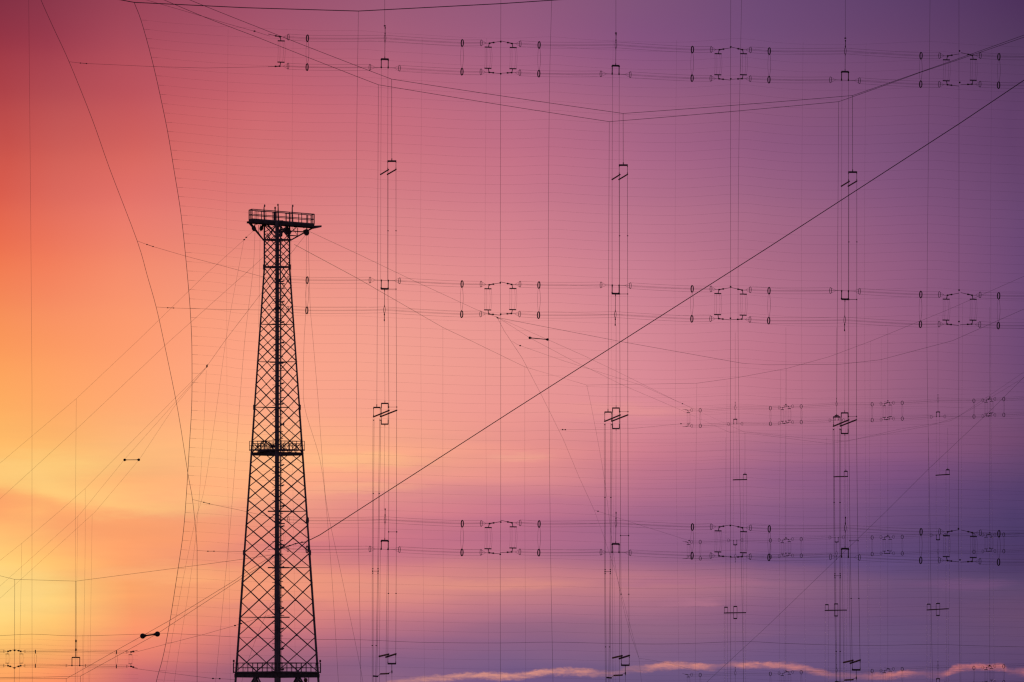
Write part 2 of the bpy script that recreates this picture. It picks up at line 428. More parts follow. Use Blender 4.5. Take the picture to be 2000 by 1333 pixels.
# middle platform
z = tz(888); hp = 48.8 * PX
mp = MB(); poly = [(TX + d_.x * hp, TY + d_.y * hp) for d_ in DIR]
mp.prism(poly, z + .02, z + .2)
for i in range(4): mp.beam(Vector((*poly[i], z)), Vector((*poly[(i + 1) % 4], z)), .1, .22)
mp.box((TX - .95, TY - .9, z + .28), (1.8, .9, .14))
mpo = mp.build('service_platform', M['grate'], tower)
hr = 53.7 * PX
railing([(TX + d_.x * hr, TY + d_.y * hr) for d_ in DIR], [tz(881)] * 4, 18.8 * PX, mpo, .55, r=.022)
b = MB()                                                      # braced inner guard with rest hoop and cable reel
for i in range(4):
    p = Vector((*poly[i], z + .1)); q = Vector((*poly[(i + 1) % 4], z + .1)); up = Vector((0, 0, .95)); kk = 4
    b.beam(p + up, q + up, .04, .04); b.beam(p, q, .04, .04)
    for j in range(kk):
        a0 = p.lerp(q, j / kk); a1 = p.lerp(q, (j + 1) / kk)
        b.beam(a0, a0 + up, .05, .05)
        if j % 2 == 0:
            b.beam(a0, a1 + up, .035, .035); b.beam(a0 + up, a1, .035, .035)
b.build('braced_guard', M['tower'], mpo)
b = MB()
hx = [P(509, 880, TY - 1.2), P(509, 866, TY - 1.2), P(513, 862.5, TY - 1.2), P(520, 862, TY - 1.2), P(527, 866, TY - 1.2), P(533, 872, TY - 1.2)]
b.tube(hx, .055, 6); b.beam(P(510, 872, TY - 1.2), P(524, 872, TY - 1.2), .06, .07)
b.tube([P(514, 863, TY - 1.2), P(514, 883, TY - 1.2)], .04, 6); b.tube([P(521, 863, TY - 1.2), P(521, 883, TY - 1.2)], .04, 6)
b.build('guard_hoop', M['tower'], mpo)
b = MB(); b.ball(P(533, 872, TY - 1.3), .17, sx=1.3); b.build('cable_reel', M['pulley'], mpo, smooth=True)
b = MB(); b.ball(P(502, 872.5, TY - .9), .10); b.build('junction_box', M['pulley'], mpo, smooth=True)

# head platform: a railed deck tilted slightly down to the right, with a jib beam
TA = math.radians(8); DA = Vector((math.cos(TA), math.sin(TA), 0)); DB = Vector((-math.sin(TA), math.cos(TA), 0))
def HP(x, yb, py, d_=0.0):
    """point on the head: x in photo px along the deck from the axis, d_ metres back, at the level of photo py"""
    v_ = Vector((TX, TY, 0)) + DA * (x - 541) * PX / math.cos(TA) + DB * d_
    v_.z = tz(py) + 0 * yb; return v_
def decky(x): return 431 + (x - 488) * 9.0 / 124 + 0.0
head = MB(); hw = 1.2
def hcorner(x, d_, dy): q = HP(x, 0, decky(x) + dy, d_); return q
qs = [hcorner(489, -hw, 0), hcorner(610.5, -hw, 0), hcorner(610.5, hw, 0), hcorner(489, hw, 0)]
base = len(head.v)
zb = .16
for q in qs: head.v.append(q)
for q in qs: head.v.append(q - Vector((0, 0, zb)))
for f in ((0, 1, 2, 3), (7, 6, 5, 4), (0, 4, 5, 1), (1, 5, 6, 2), (2, 6, 7, 3), (3, 7, 4, 0)): head.f.append(tuple(base + i for i in f))
for d_ in (-hw * .97, -.45, .45, hw * .97):
    head.beam(hcorner(485, d_, 3.4), hcorner(612, d_, 3.4), .12, .2)
for x in (490, 505, 522, 541, 560, 578, 596, 611):
    head.beam(hcorner(x, -hw, 4.6), hcorner(x, hw, 4.6), .1, .14)
ho = head.build('head_platform', M['grate'], tower)
railing([tuple(hcorner(489.5, -hw * .96, 0))[:2], tuple(hcorner(610.5, -hw * .96, 0))[:2], tuple(hcorner(610.5, hw * .96, 0))[:2], tuple(hcorner(489.5, hw * .96, 0))[:2]],
        [tz(decky(487.5)), tz(decky(612)), tz(decky(612)), tz(decky(487.5))], 20.8 * PX, ho, 1.25, r=.042)
for x in (499.5, 503, 518.5, 535, 538, 565, 567, 598, 600):                        # doubled posts and gates of the inner guard
    for d_ in (-.4,):
        q = hcorner(x, d_, 0); MB().tube([q, q + Vector((0, 0, .98))], .03 if x < 590 else .045, 6).build('guard_post', M['tower'], ho)
for x0, x1 in ((499, 520), (533, 541), (558, 568)):
    for d_ in (-.4, .5):
        b = MB()
        for hgt in (.5, .96): b.tube([hcorner(x0, d_, 0) + Vector((0, 0, hgt)), hcorner(x1, d_, 0) + Vector((0, 0, hgt))], .025, 6)
        b.tube([hcorner(x0 + .3, d_, 0), hcorner(x0 + .3, d_, 0) + Vector((0, 0, .96))], .025, 6)
        b.build('inner_guard', M['tower'], ho)
b = MB()
b.beam(hcorner(606, 0, 3.2), HP(628, 0, 441.8), .12, .17); b.beam(HP(606, 0, 447), HP(627, 0, 442.6), .1, .12)
b.build('jib_beam', M['tower'], ho)
for x, top, k in ((514, 402.5, 0), (541.5, 401.0, 1), (569, 402.5, 0)):
    b = MB(); y0 = decky(x) + 1
    lean = -1.2 if x < 520 else (1.4 if k else -.8)
    b.tube([HP(x + .5, 0, y0, -.9), HP(x - .4, 0, top + 14, -.9), HP(x - .5, 0, top + 4, -.9), HP(x + lean * -.6, 0, top, -.9)], [.085, .07, .055, .04], 6)
    b.ball(HP(x + lean * -.6, 0, top + .6, -.9), .075, sz=1.8)
    if k:
        b.build('lightning_rod', M['tower'], ho); b = MB()
        b.tube([HP(539.3, 0, y0, .6), HP(538.8, 0, 408, .6)], [.08, .06], 6); b.ball(HP(538.8, 0, 406, .6), .085, sz=1.5)
    b.build('lightning_rod', M['tower'], ho)
b = MB()
b.box(HP(543, 0, decky(543) - 1.5, -.3), (.95, .9, .22)); b.box(HP(566, 0, decky(566) - 1, .3), (.5, .8, .14))
b.build('hoist_winch', M['pulley'], ho)
b = MB()                                                      # struts and inner trusses under the deck
b.beam(TP(0, 470), HP(487, 0, 434, -.3), .11, .12); b.beam(TP(0, 470), HP(487, 0, 434, .9), .09, .1)
b.beam(TP(2, 470), HP(613, 0, 444, -.3), .11, .13); b.beam(TP(2, 470), HP(613, 0, 444, .9), .09, .1)
b.beam(HP(566, 0, 451.5), HP(595, 0, 453), .07, .1); b.beam(HP(562, 0, 460), HP(582, 0, 461), .07, .1)
b.beam(HP(581.3, 0, 445), HP(581.3, 0, 461), .07, .07); b.beam(HP(568, 0, 454), HP(579, 0, 444), .07, .08); b.beam(HP(571, 0, 445), HP(580, 0, 459), .04, .04)
b.beam(HP(505.5, 0, 440), HP(505.5, 0, 455), .05, .05); b.beam(HP(508.5, 0, 440), HP(508.5, 0, 452), .04, .04); b.beam(HP(500, 0, 440), HP(504, 0, 434), .06, .06)
for y0, y1, x0, x1, t in ((438, 462, 519, 541, .16), (438, 462, 563, 541, .14), (455, 440, 528, 538, .09), (470, 454, 518, 530, .09), (470, 454, 567, 553, .09), (440, 456, 545, 556, .08), (456, 469, 519, 527, .07), (470, 460, 531, 537, .06), (456, 469, 566, 558, .07)):
    b.beam(HP(x0, 0, y0, -.8), HP(x1, 0, y1, -.8), .08, t)
b.build('platform_strut', M['tower'], ho)
for x, y, w, h, d_, tilt in ((494.6, 447.5, 8.5, 11.5, -.6, .3), (512.3, 446, 7.4, 10.5, .7, -.2), (560.5, 452, 12.5, 16, -.5, .6), (597, 454.5, 11, 13, -.5, .4), (549, 455, 6, 16, .2, .2)):
    b = MB(); c0 = HP(x, 0, y, d_)
    ax = (DA * math.cos(tilt) + Vector((0, 0, 1)) * math.sin(tilt), DB, Vector((0, 0, 1)) * math.cos(tilt) - DA * math.sin(tilt))
    # sheave between two cheek plates, with its shackle
    n = 14
    for off, rr, th in ((0, .5, .12), (-.11, .42, .05), (.11, .42, .05)):
        bs = len(b.v)
        for e in (-.5, .5):
            for k in range(n):
                a0 = 2 * math.pi * k / n
                b.v.append(c0 + ax[0] * math.cos(a0) * rr * w * PX + ax[2] * math.sin(a0) * rr * h * PX + ax[1] * (off + e * th))
        for k in range(n):
            l = (k + 1) % n; b.f.append((bs + k, bs + l, bs + n + l, bs + n + k))
        b.f.append(tuple(bs + k for k in range(n))[::-1]); b.f.append(tuple(bs + n + k for k in range(n)))
    b.beam(c0, HP(x + (3 if x < 520 else 1), 0, decky(x) + 5, d_), .1, .16)
    b.box(c0 + ax[2] * h * PX * .3, (w * PX * .8, .3, h * PX * .35), ax)
    b.build('pulley_block', M['pulley'], ho)

# ================================================================== curtain antenna planes
YAW = math.radians(18.5); FYAW = math.radians(-38.5)
def Yn(px): return 1800 + .0201 * (px - 1203) * 1.0        # near curtain, receding to the right
def Yf(px): return 3270 - .0855 * (px - 1634)              # far curtain, coming closer to the right
def ring(b, c0, ax, R_, r_, sq=1.0, n=18):
    ax = Vector(ax).normalized(); up = Vector((0, 0, 1)); s_ = ax.cross(up).normalized()
    b.tube([Vector(c0) + s_ * math.cos(2 * math.pi * k / n) * R_ * sq + up * math.sin(2 * math.pi * k / n) * R_ for k in range(n)], r_, 6, closed=True)

def make_dipole(g, label, group, loc, rot):
    """a folded cage dipole, built about the centre of its upper cage; g: dimensions in metres"""
    root = thing('cage_dipole', loc, label, 'aerial', group, rot)
    h, vv = g['h'], g['v']; inv = g['inv']; gap = g['gap']
    def Q(dx, dy, d_=0.0): return Vector((dx * h, d_, -dy * vv))
    rw = g['rw']; Rr = g['R']
    def cage(path):
        b = MB()
        for k in range(4):
            a0 = math.pi / 2 * k; pts = []
            for i, (x, y, rr) in enumerate(path):
                c0 = Q(x, y)
                pts.append(c0 + Vector((0, math.sin(a0) * rr, math.cos(a0) * rr - math.sin(a0) * rr * .08)))
            out = []
            for i in range(len(pts) - 1):                       # a little sag in every span
                sp = (pts[i + 1] - pts[i]).length
                for j in range(6):
                    t = j / 6; q = pts[i].lerp(pts[i + 1], t); q.z -= sp * .004 * 4 * t * (1 - t) * (1 if sp > 3 else 0); out.append(q)
            out.append(pts[-1]); b.tube(out, rw, 4)
        return b
    e1, e2, e3 = g['heavy'], g['light'], g['conv']; inn = g['inner']
    yu, yl = 0.0, gap
    def full(y0, dr): return [(-e3, y0 + dr * .75, .01), (-e2, y0 + dr * .7, Rr), (-e1, y0 + dr, Rr), (0, y0, Rr), (e1, y0 + dr, Rr), (e2, y0 + dr * .7, Rr), (e3, y0 + dr * .75, .01)]
    def half(y0, dr, s): return [(s * g['feed'], y0, .01), (s * (inn - 10 * g['k']), y0, .02), (s * inn, y0 + dr * .06, Rr), (s * e1, y0 + dr * .85, Rr), (s * e2, y0 + dr * .7, Rr), (s * e3, y0 + dr * .75, .01)]
    yfull, ysplit = (yl, yu) if inv else (yu, yl)
    dr = g['droop']
    cage(full(yfull, dr)).build('wire_cage', M['wire'], root, False)
    for s in (-1, 1): cage(half(ysplit, dr * .85, s)).build('wire_cage', M['wire'], root, False)
    for s in (-1, 1):
        for y0, d_ in ((yfull, dr), (ysplit, dr * .72)):
            b = MB(); ring(b, Q(s * e1, y0 + d_), (1, 0, 0), Rr * 1.2, g['th']); ring(b, Q(s * (e1 + .9 * g['k']), y0 + d_), (1, 0, 0), Rr * 1.15, g['th'] * .7)
            b.build('spreader_ring', M['ring'], root, False)
            b = MB(); ring(b, Q(s * e2, y0 + d_ * .75), (1, 0, 0), Rr * 1.03, g['tl']); b.build('end_ring', M['ring'], root, False)
        b = MB(); ring(b, Q(s * inn, ysplit + .2), (1, 0, 0), Rr * 1.03, g['tl']); b.build('feed_ring', M['ring'], root, False)
    if g['centre']:
        b = MB(); ring(b, Q(0, yfull), (1, 0, 0), Rr * 1.1, g['tl'], .8); b.build('centre_ring', M['ring'], root, False)
    k = g['k']
    for s in (-1, 1):
        for y0, sg in ((yu + dr * .75, 1), (yl + dr * .65, -1)):
            b = MB(); node = g['node']
            i1, i2 = e3 + 6.5 * k, e3 + 14 * k
            yn = (-1.0 if sg > 0 else gap + 5) if k > .8 else (y0 - 3.5 if sg > 0 else y0 + 3.5)
            f = lambda x: y0 + (yn - y0) * max(0, (x - i1)) / (node - i1)
            b.tube([Q(s * e3, y0), Q(s * i1, y0)], g['tl'] * .8, 5)
            b.tube([Q(s * i1, f(i1)), Q(s * (i1 + 1.8 * k), f(i1 + 1.8 * k)), Q(s * i2, f(i2)), Q(s * (i2 + 2.3 * k), f(i2 + 2.3 * k))], [.085, .06, .06, .085], 6)
            b.ball(Q(s * (i1 + .6 * k), f(i1)), .10, 8, 6, sx=1.4); b.ball(Q(s * (i2 + .8 * k), f(i2)), .10, 8, 6, sx=1.4)
            b.tube([Q(s * i2, f(i2)), Q(s * node, yn)], .03 if k > .8 else .024, 5)
            b.build('insulator', M['porc'], root, False)
            b = MB(); xb = s * (e3 + 4.5 * k)
            b.tube([Q(xb - 6.6 * k, y0 + sg * g['bar']), Q(xb + 6.6 * k, y0 + sg * g['bar'])], g['tb'], 6)
            b.tube([Q(s * i1, y0), Q(xb + s * .6, y0 + sg * g['bar'])], g['tb'] * .6, 5)
            b.build('end_spreader', M['ring'], root, False)
        b = MB()
        for t in (-6.3, -2.6, 3.0, 6.3):
            x0 = s * (e3 + 4.5 * k) + t * k
            pts = [Q(x0, yu + dr * .75 + g['bar'] + (gap - 2 * g['bar'] - dr * .1) * j / 8) + Vector((math.sin(j / 8 * math.pi) * .1 * (1 if t > 0 else .4), 0, 0)) for j in range(9)]
            b.tube(pts, rw * .7, 4)
        b.build('end_loop', M['wire'], root, False)
        b = MB()
        for t, bow in ((-1.6, -.10), (1.3, .12)):
            pts = [Q(s * e1 + t * k * (1 - .5 * j / 8), yu + dr + 6.5 * k + (gap - 12.5 * k - dr * .1) * j / 8) + Vector((math.sin(j / 8 * math.pi) * bow, 0, 0)) for j in range(9)]
            b.tube(pts, rw * (1.25 if t > 0 else .9), 4)
        b.build('jumper', M['wire'], root, False)
    # feed point: yoke bar, two insulator rods, hanger to the opposite cage
    sg = 1 if inv else -1; fy = ysplit; yb = fy + sg * g['yoke']; fd = g['feed']
    b = MB(); b.tube([Q(-fd - .3 * k, yb), Q(fd + .3 * k, yb)], g['ty'], 8)
    for s in (-1, 1): b.tube([Q(s * fd, yb), Q(s * fd, yb - sg * 2.6 * k)], g['ty'] * .8, 6)
    b.build('yoke_bar', M['ring'], root, False)
    for s in (-1, 1):
        b = MB(); b.tube([Q(s * fd, yb - sg * 1), Q(s * fd, fy)], .05, 6)
        b.tube([Q(s * fd, fy + sg * 4 * k), Q(s * fd, fy)], [.05, .085], 6); b.ball(Q(s * fd, fy), .1, 8, 6)
        b.build('insulator_rod', M['porc'], root, False)
    b = MB(); b.tube([Q(-fd, fy), Q(fd, fy)], .022, 5); b.build('feed_link', M['wire'], root, False)
    if g['centre']:
        so_ = -sg if False else (1 if inv else -1)
        yo = yfull + so_ * 13
        b = MB(); b.tube([Q(0, yb), Q(0, yfull - so_ * 6)], rw * 2, 5); b.tube([Q(0, yb), Q(0, yb + so_ * 5)], .05, 5)
        b.tube([Q(0, yfull - so_ * 11), Q(0, yfull - so_ * 6)], [.02, .06], 5)
        b.tube([Q(0, yfull + so_ * 6), Q(0, yfull + so_ * 21)], .038, 6)
        for q in (9, 20): b.ball(Q(0, yfull + so_ * q), .075, 8, 6, sz=1.9)
        b.build('hanger', M['porc'], root, False)
    else:
        b = MB(); b.tube([Q(0, yb), Q(0, yb - 33)], .055, 6); b.ball(Q(0, yb - 15), .1, 8, 6, sz=2); b.ball(Q(0, yb - 32), .1, 8, 6, sz=2)
        b.build('hanger', M['porc'], root, False)
    return root
G = dict(h=.0636, v=.06, inv=False, gap=57.3, rw=.0135, R=.345, heavy=149, light=186, conv=195, inner=28.5, feed=6.7, droop=4.8,
         th=.045, tl=.03, tb=.075, ty=.115, bar=7.8, node=224.5, yoke=16.5, k=1.0, centre=True)
GI = dict(G, inv=True)
TILT = .012
ROWS = [('top', 88, False, G), ('middle', 557.5, True, GI), ('bottom', 1022, False, G)]
CX = [752, 1203, 1651, 2098]
DY = {'top': (-13, 0, 12, 23), 'middle': (-9.5, 0, 11, 21), 'bottom': (-6.5, 0, 9.5, 19)}
WHERE_C = ['first bay right of the tower', 'second bay, near the picture middle', 'third bay right of the tower', 'fourth bay at the right frame edge']
proto = {}
for rn, y0, inv, g in ROWS:
    for ci, cx in enumerate(CX):
        dx = -.5 if inv else 0
        loc = P(cx + dx, y0 + DY[rn][ci], Yn(cx)); rot = (0, TILT, YAW)
        lab = f'{rn} row wire cage dipole in the near curtain, {WHERE_C[ci]}'
        if inv not in proto: proto[inv] = make_dipole(g, lab, 'cage dipoles of the near curtain', loc, rot)
        else:
            o = copy_tree(proto[inv]); o.location = loc; o.rotation_euler = rot; tag(o, lab, None, 'cage dipoles of the near curtain')
# far curtain: the same aerial, turned the other way and almost twice as far
FCX = [1436, 1634, 1832, 2031]
FROWS = [('top', [797, 789.5, 782.5, 775], False), ('middle', [1055.5, 1050, 1045.5, 1041], True), ('bottom', [1315, 1309.5, 1303.5, 1298], False)]
FW = ['leftmost bay', 'second bay from its left end', 'third bay from its left end', 'at the right frame edge']
for rn, ys, inv in FROWS:
    for ci, cx in enumerate(FCX):
        o = copy_tree(proto[inv]); o.location = P(cx, ys[ci] - (0 if not inv else 0), Yf(cx)); o.rotation_euler = (0, -.0055, FYAW)
        tag(o, f'small faint {rn} row cage dipole in the distant curtain, {FW[ci]}', None, 'cage dipoles of the distant curtain')
# small high-band curtain at the lower left
GB = dict(h=.06, v=.06, inv=False, gap=28.5, rw=.012, R=.16, heavy=79, light=99.5, conv=104, inner=19, feed=7.6, droop=1.8,
          th=.05, tl=.026, tb=.035, ty=.075, bar=5.2, node=120.5, yoke=15.8, k=.55, centre=False)
d0 = make_dipole(GB, 'small cage dipole above the lower left corner, hung from a thin black rod', 'cage dipoles of the small curtain', P(148.3, 1271.8, 1800), (0, .006, 0))
o = copy_tree(d0); o.location = P(-92, 1270.5, 1799.9); tag(o, 'right end of a small cage dipole entering at the left frame edge', None, 'cage dipoles of the small curtain')

# ================================================================== ropes and wires
def sag(a, b, s, n=14):
    """points from a to b with a sag of s metres at the middle"""
    out = []
    for i in range(n + 1):
        t = i / n; q = Vector(a).lerp(Vector(b), t); q.z -= 4 * s * t * (1 - t); out.append(q)
    return out
def poly(pts, Y, s=0.0):
    """a line through photograph positions, each (x, y) or (x, y, distance)"""
    w_ = [P(q[0], q[1], q[2] if len(q) > 2 else (Y(q[0]) if callable(Y) else Y)) for q in pts]
    if not s: return w_
    out = []
    for i in range(len(w_) - 1): out += sag(w_[i], w_[i + 1], (w_[i + 1] - w_[i]).length * s, 8)[:-1]
    return out + [w_[-1]]
def smoothline(pts, n=6):
    """Catmull-Rom through the points"""
    p = [Vector(q) for q in pts]; p = [p[0] * 2 - p[1]] + p + [p[-1] * 2 - p[-2]]; out = []
    for i in range(1, len(p) - 2):
        for j in range(n):
            t = j / n
            out.append(.5 * ((2 * p[i]) + (p[i + 1] - p[i - 1]) * t + (2 * p[i - 1] - 5 * p[i] + 4 * p[i + 1] - p[i + 2]) * t * t + (3 * p[i] - p[i - 1] - 3 * p[i + 1] + p[i + 2]) * t ** 3))
    return out + [p[-2]]
def rope(name, pts, w, Y, label, cat='rope', group=None, s=0.0, sm=False, fit=(), material='rope'):
    """one rope as a thing; fit: photograph positions of clamps and insulators on it"""
    line = poly(pts, Y, s); line = smoothline(line) if sm else line
    ys = sum(q.y for q in line) / len(line)
    if not fit:
        o = MB().tube(line, W(w, ys), 5).build(name, M[material]); return tag(o, label, cat, group)
    root = thing(name, line[0], label, cat, group)
    MB().tube(line, W(w, ys), 5).build('strand', M[material], root)
    for f in fit:
        c0 = P(f[0], f[1], f[2] if len(f) > 2 else (Y(f[0]) if callable(Y) else Y))
        b = MB().ball(c0, W(1.1 + min(1.1, 2.2 * w), ys), 8, 6, sx=1.5); b.build('clamp', M['porc'], root)
    return root
Yr = lambda x: Yn(x) + 16          # reflector screen, behind the dipoles
Ya = lambda x: Yn(x) - 12          # front feeder plane
Yb = lambda x: Yn(x) + 9           # rear feeder plane

# ---- support wires of the near curtain
for name, pts, nodes, lab in (
    ('support_wire', [(978.5, -60), (978, 82), (977, 553), (978, 614), (978, 1020), (977, 1083), (977.5, 1420)], [(978, 82), (978, 144.5), (977, 553), (978, 614), (978, 1020), (977, 1083)], 'thin upright support wire between the first and second dipole bays'),
    ('support_wire', [(1427.5, -60), (1427, 92), (1427, 560), (1426.5, 1027), (1427.5, 1420)], [(1427.3, 92), (1427.3, 154.5), (1427, 560.5), (1426.7, 622), (1426.4, 1027), (1427, 1088)], 'thin upright support wire between the second and third dipole bays'),
    ('support_wire', [(1873, -60), (1873, 100), (1873, 567), (1872, 1033), (1876, 1420)], [(1874, 100), (1874.5, 161.5), (1873.2, 567), (1873, 628.5), (1872, 1033), (1875, 1094)], 'thin upright support wire between the third and fourth dipole bays')):
    root = thing(name, P(*pts[-1], Yn(pts[-1][0])), lab, 'wire', 'upright support wires of the near curtain')
    MB().tube(poly(pts, Yn), W(.5, 1800), 5).build('strand', M['rope'], root)
    for q in nodes: MB().ball(P(*q, Yn(q[0])), W(2.6, 1800), 8, 6).build('clamp', M['porc'], root)

# ---- centre suspension wires over the top row
for x, y, lab in ((751.5, 52, 'vertical wire holding the top dipole of the first bay'), (1203, 66, 'vertical wire holding the top dipole of the second bay'), (1651, 76, 'vertical wire holding the top dipole of the third bay')):
    rope('suspension_wire', [(x, -60), (x, y)], .55, Yn, lab, 'wire', 'suspension wires above the top row', fit=[(x, y - 1)])

# ---- reflector screen of the near curtain
root = thing('reflector_screen', P(1000, 1400, Yr(1000)), 'huge near screen of fine horizontal wires hung behind the dipoles', 'wire screen')
EDGE = [(262, 5), (277, 45), (300, 130), (325, 245), (340, 333), (355, 430), (368, 560), (373.5, 640), (375, 700), (374.5, 790), (370, 870), (364.5, 960), (358, 1040), (345, 1130), (330, 1225), (318, 1285), (305, 1333), (285, 1420)]
MB().tube(smoothline(poly(EDGE, Yr)), W(.92, 1800), 5).build('edge_cable', M['rope'], root)
TOP = [(60, -30), (235, 0), (262, 5), (480, 15.5), (700, 22), (978, 7.5), (1090, 0), (1450, -22), (1815, -42), (2200, -60)]
MB().tube(poly(TOP, Yr), W(1.4, 1800), 5).build('top_rope', M['rope'], root)
def edge_x(y):
    for (x0, y0), (x1, y1) in zip(EDGE, EDGE[1:]):
        if y0 <= y <= y1: return x0 + (x1 - x0) * (y - y0) / (y1 - y0)
    return EDGE[-1][0]
SC = [(500, 0), (570, 2.5), (630, 4), (700, 4), (760, 8), (822, 11), (905, 15.5), (1000, 17), (1075, 14.5), (1130, 18), (1200, 21.5), (1317, 24), (1390, 20.5), (1447, 17.5), (1510, 23.5), (1580, 27.5), (1690, 27), (1813, 22.5), (1880, 27), (2000, 32), (2150, 36)]
k = 0
y = 39.5
while y < 1400:
    xe = edge_x(y); a = max(.5, min(1.15, 1.15 - (y - 60) * .00054))
    if not 1236 < y < 1246:
        pts = [(xe, y), (xe + 12, y + .6), (xe + 60, y + 5.2 * a), (xe + (500 - xe) * .7, y + 11 * a)] + [(x, y + 14 * a + d_ * a) for x, d_ in SC]
        line = smoothline(poly(pts, Yr), 3)
        b = MB().tube(line, W(.17, 1800), 3)
        b.tube(poly(pts[:2], Yr), W(.42, 1800), 4)
        b.build('horizontal_wire', M['wire'], root)
    y += 18.15; k += 1
BOT = [(-40, 1241), (0, 1242), (62, 1239), (150, 1242.5), (272, 1239), (330, 1237.5), (500, 1246.5), (620, 1249.3), (705, 1250), (822, 1255), (977, 1256.3), (1078, 1254.5), (1200, 1257.3), (1320, 1258), (1451, 1253.5), (1530, 1257), (1620, 1260), (1720, 1261), (1820, 1259), (1900, 1261.5), (2000, 1264), (2150, 1267)]
MB().tube(smoothline(poly(BOT, Yr), 3), W(.5, 1800), 5).build('tie_rope', M['rope'], root)
for pts, w in (([(700, 22), (696.5, 300), (696, 700), (698, 940), (703, 1200), (706, 1420)], .5), ([(1078, -20), (1073, 190), (1071, 500), (1072, 760), (1075, 1050), (1078.5, 1255), (1082, 1420)], .5),
               ([(1449, -30), (1443, 300), (1441.5, 600), (1443, 800), (1446, 1000), (1451, 1254), (1453, 1420)], .45), ([(1817, -40), (1813, 330), (1810.5, 600), (1811.5, 760), (1816, 1000), (1820, 1259), (1824, 1420)], .45)):
    MB().tube(smoothline(poly(pts, Yr)), W(w, 1800), 5).build('vertical_rope', M['rope'], root)
for x in (444, 571, 823, 949, 1196, 1320, 1567, 1690, 1936):
    y0 = 57 if x < 460 else 70 + (x - 570) * .012
    MB().tube(smoothline(poly([(x + 1.5, y0), (x - 1, 350), (x - 1.5, 600), (x + .5, 900), (x + 4, 1150), (x + 7, 1420)], Yr)), W(.2, 1800), 4).build('vertical_wire', M['wire'], root)

# ---- side rope of the near dipole curtain with its tie lines
root = thing('side_rope', P(385, 1420, Yn(385)), 'thin curved rope left of the tower with five knotted side lines', 'rope')
SIDE = [(66, -40), (80, 0), (105, 56), (135, 121), (180, 233), (215, 332), (268, 471), (288, 540), (305, 600), (321, 672), (347, 800), (367, 925), (376, 976), (384, 1055), (385, 1090), (385, 1200), (385, 1420)]
MB().tube(smoothline(poly(SIDE, Yn), 4), W(.78, 1790), 5).build('strand', M['rope'], root)
for pts, ins in (([(135, 121), (157, 123.5), (169, 124.5), (295, 130.3), (400, 133.3), (527, 130.8)], [(157, 123.6), (169, 124.6)]),
                 ([(268, 471), (287, 478), (299, 482), (362, 500.5), (440, 521), (527, 545)], [(287, 478), (299, 482)]),
                 ([(305, 600), (327, 601.5), (340, 602), (440, 605), (527, 606)], [(327.5, 601.6), (339, 602)]),
                 ([(376, 976), (398, 981.5), (409, 984.5), (460, 995), (527, 1010)], [(398, 981.5), (409, 984.4)]),
                 ([(385, 1075.5), (405, 1077), (419, 1077), (527, 1078)], [(406, 1077), (418, 1077)])):
    b = MB().tube(poly(pts, Yn), W(.46, 1790), 5); b.tube(poly(pts[1:3], Yn), W(.9, 1790), 6)
    lo = b.build('side_line', M['rope'], root)
    for q in ins: MB().ball(P(*q, Yn(q[0])), W(1.6, 1790), 8, 6, sx=1.5).build('insulator', M['porc'], lo)
rope('side_line', [(150, -40), (285, 0), (400, 33.5), (450, 48.5), (497, 61.5), (527, 71)], .5, Yn, 'sloping line from the upper left to the top dipole end above the tower', 'rope', None, fit=[(497, 61.3)])

# ---- feeder catenaries
rope('catenary_rope', [(200, -70), (370, 0), (500, 52), (765, 155), (1217, 222), (1665, 187), (2000, 69), (2150, 15)], .8, Ya, 'upper of the two angled ropes sagging across the top of the picture', 'rope', 'ropes carrying the feeders', .002)
rope('catenary_rope', [(180, -60), (320, 0), (400, 34), (500, 72), (739, 166), (1190, 238), (1638, 199), (1800, 141), (2000, 73), (2150, 22)], .8, Yb, 'lower of the two angled ropes sagging across the top of the picture', 'rope', 'ropes carrying the feeders', .002)

# ---- feeder brackets and feed wires, one set per bay
def lerp_tab(tab, y):
    if y <= tab[0][0]: return tab[0][1]
    for (a, va), (b, vb) in zip(tab, tab[1:]):
        if a <= y <= b: return va + (vb - va) * (y - a) / (b - a)
    return tab[-1][1]
OFF = [([(0, -451.5), (320, -452), (570, -452.5), (810, -451.5), (1050, -453), (1290, -456)], [(145, -13), (320, -7.5), (345, -10), (560, -9.5), (805, -9), (1079, -7), (1117, -1), (1285, -3)]),
       ([(0, 0), (1, 0)], [(0, 0), (1, 0)]),
       ([(0, 448), (320, 448), (570, 447.5), (810, 446.5), (1050, 448), (1290, 451)], [(145, 12), (320, 13.7), (345, 13), (560, 11), (805, 9.5), (1079, 10), (1117, 8), (1285, 9)])]
KA = [(765, 155), (1217, 222), (1665, 187)]; KB = [(739, 166), (1190, 238), (1638, 199)]
ORD = ['first', 'second', 'third']
def rod(b, a, c_, w, n=6): b.tube([a, c_], w, n)
def insul(b, a, c_, Y):                                       # insulator rod with thicker end caps
    a = Vector(a); c_ = Vector(c_); t = (c_ - a)
    b.tube([a, a + t * .2, a + t * .22, a + t * .78, a + t * .8, c_], [W(1.5, Y), W(1.5, Y), W(.99, Y), W(.99, Y), W(1.5, Y), W(1.5, Y)], 6)
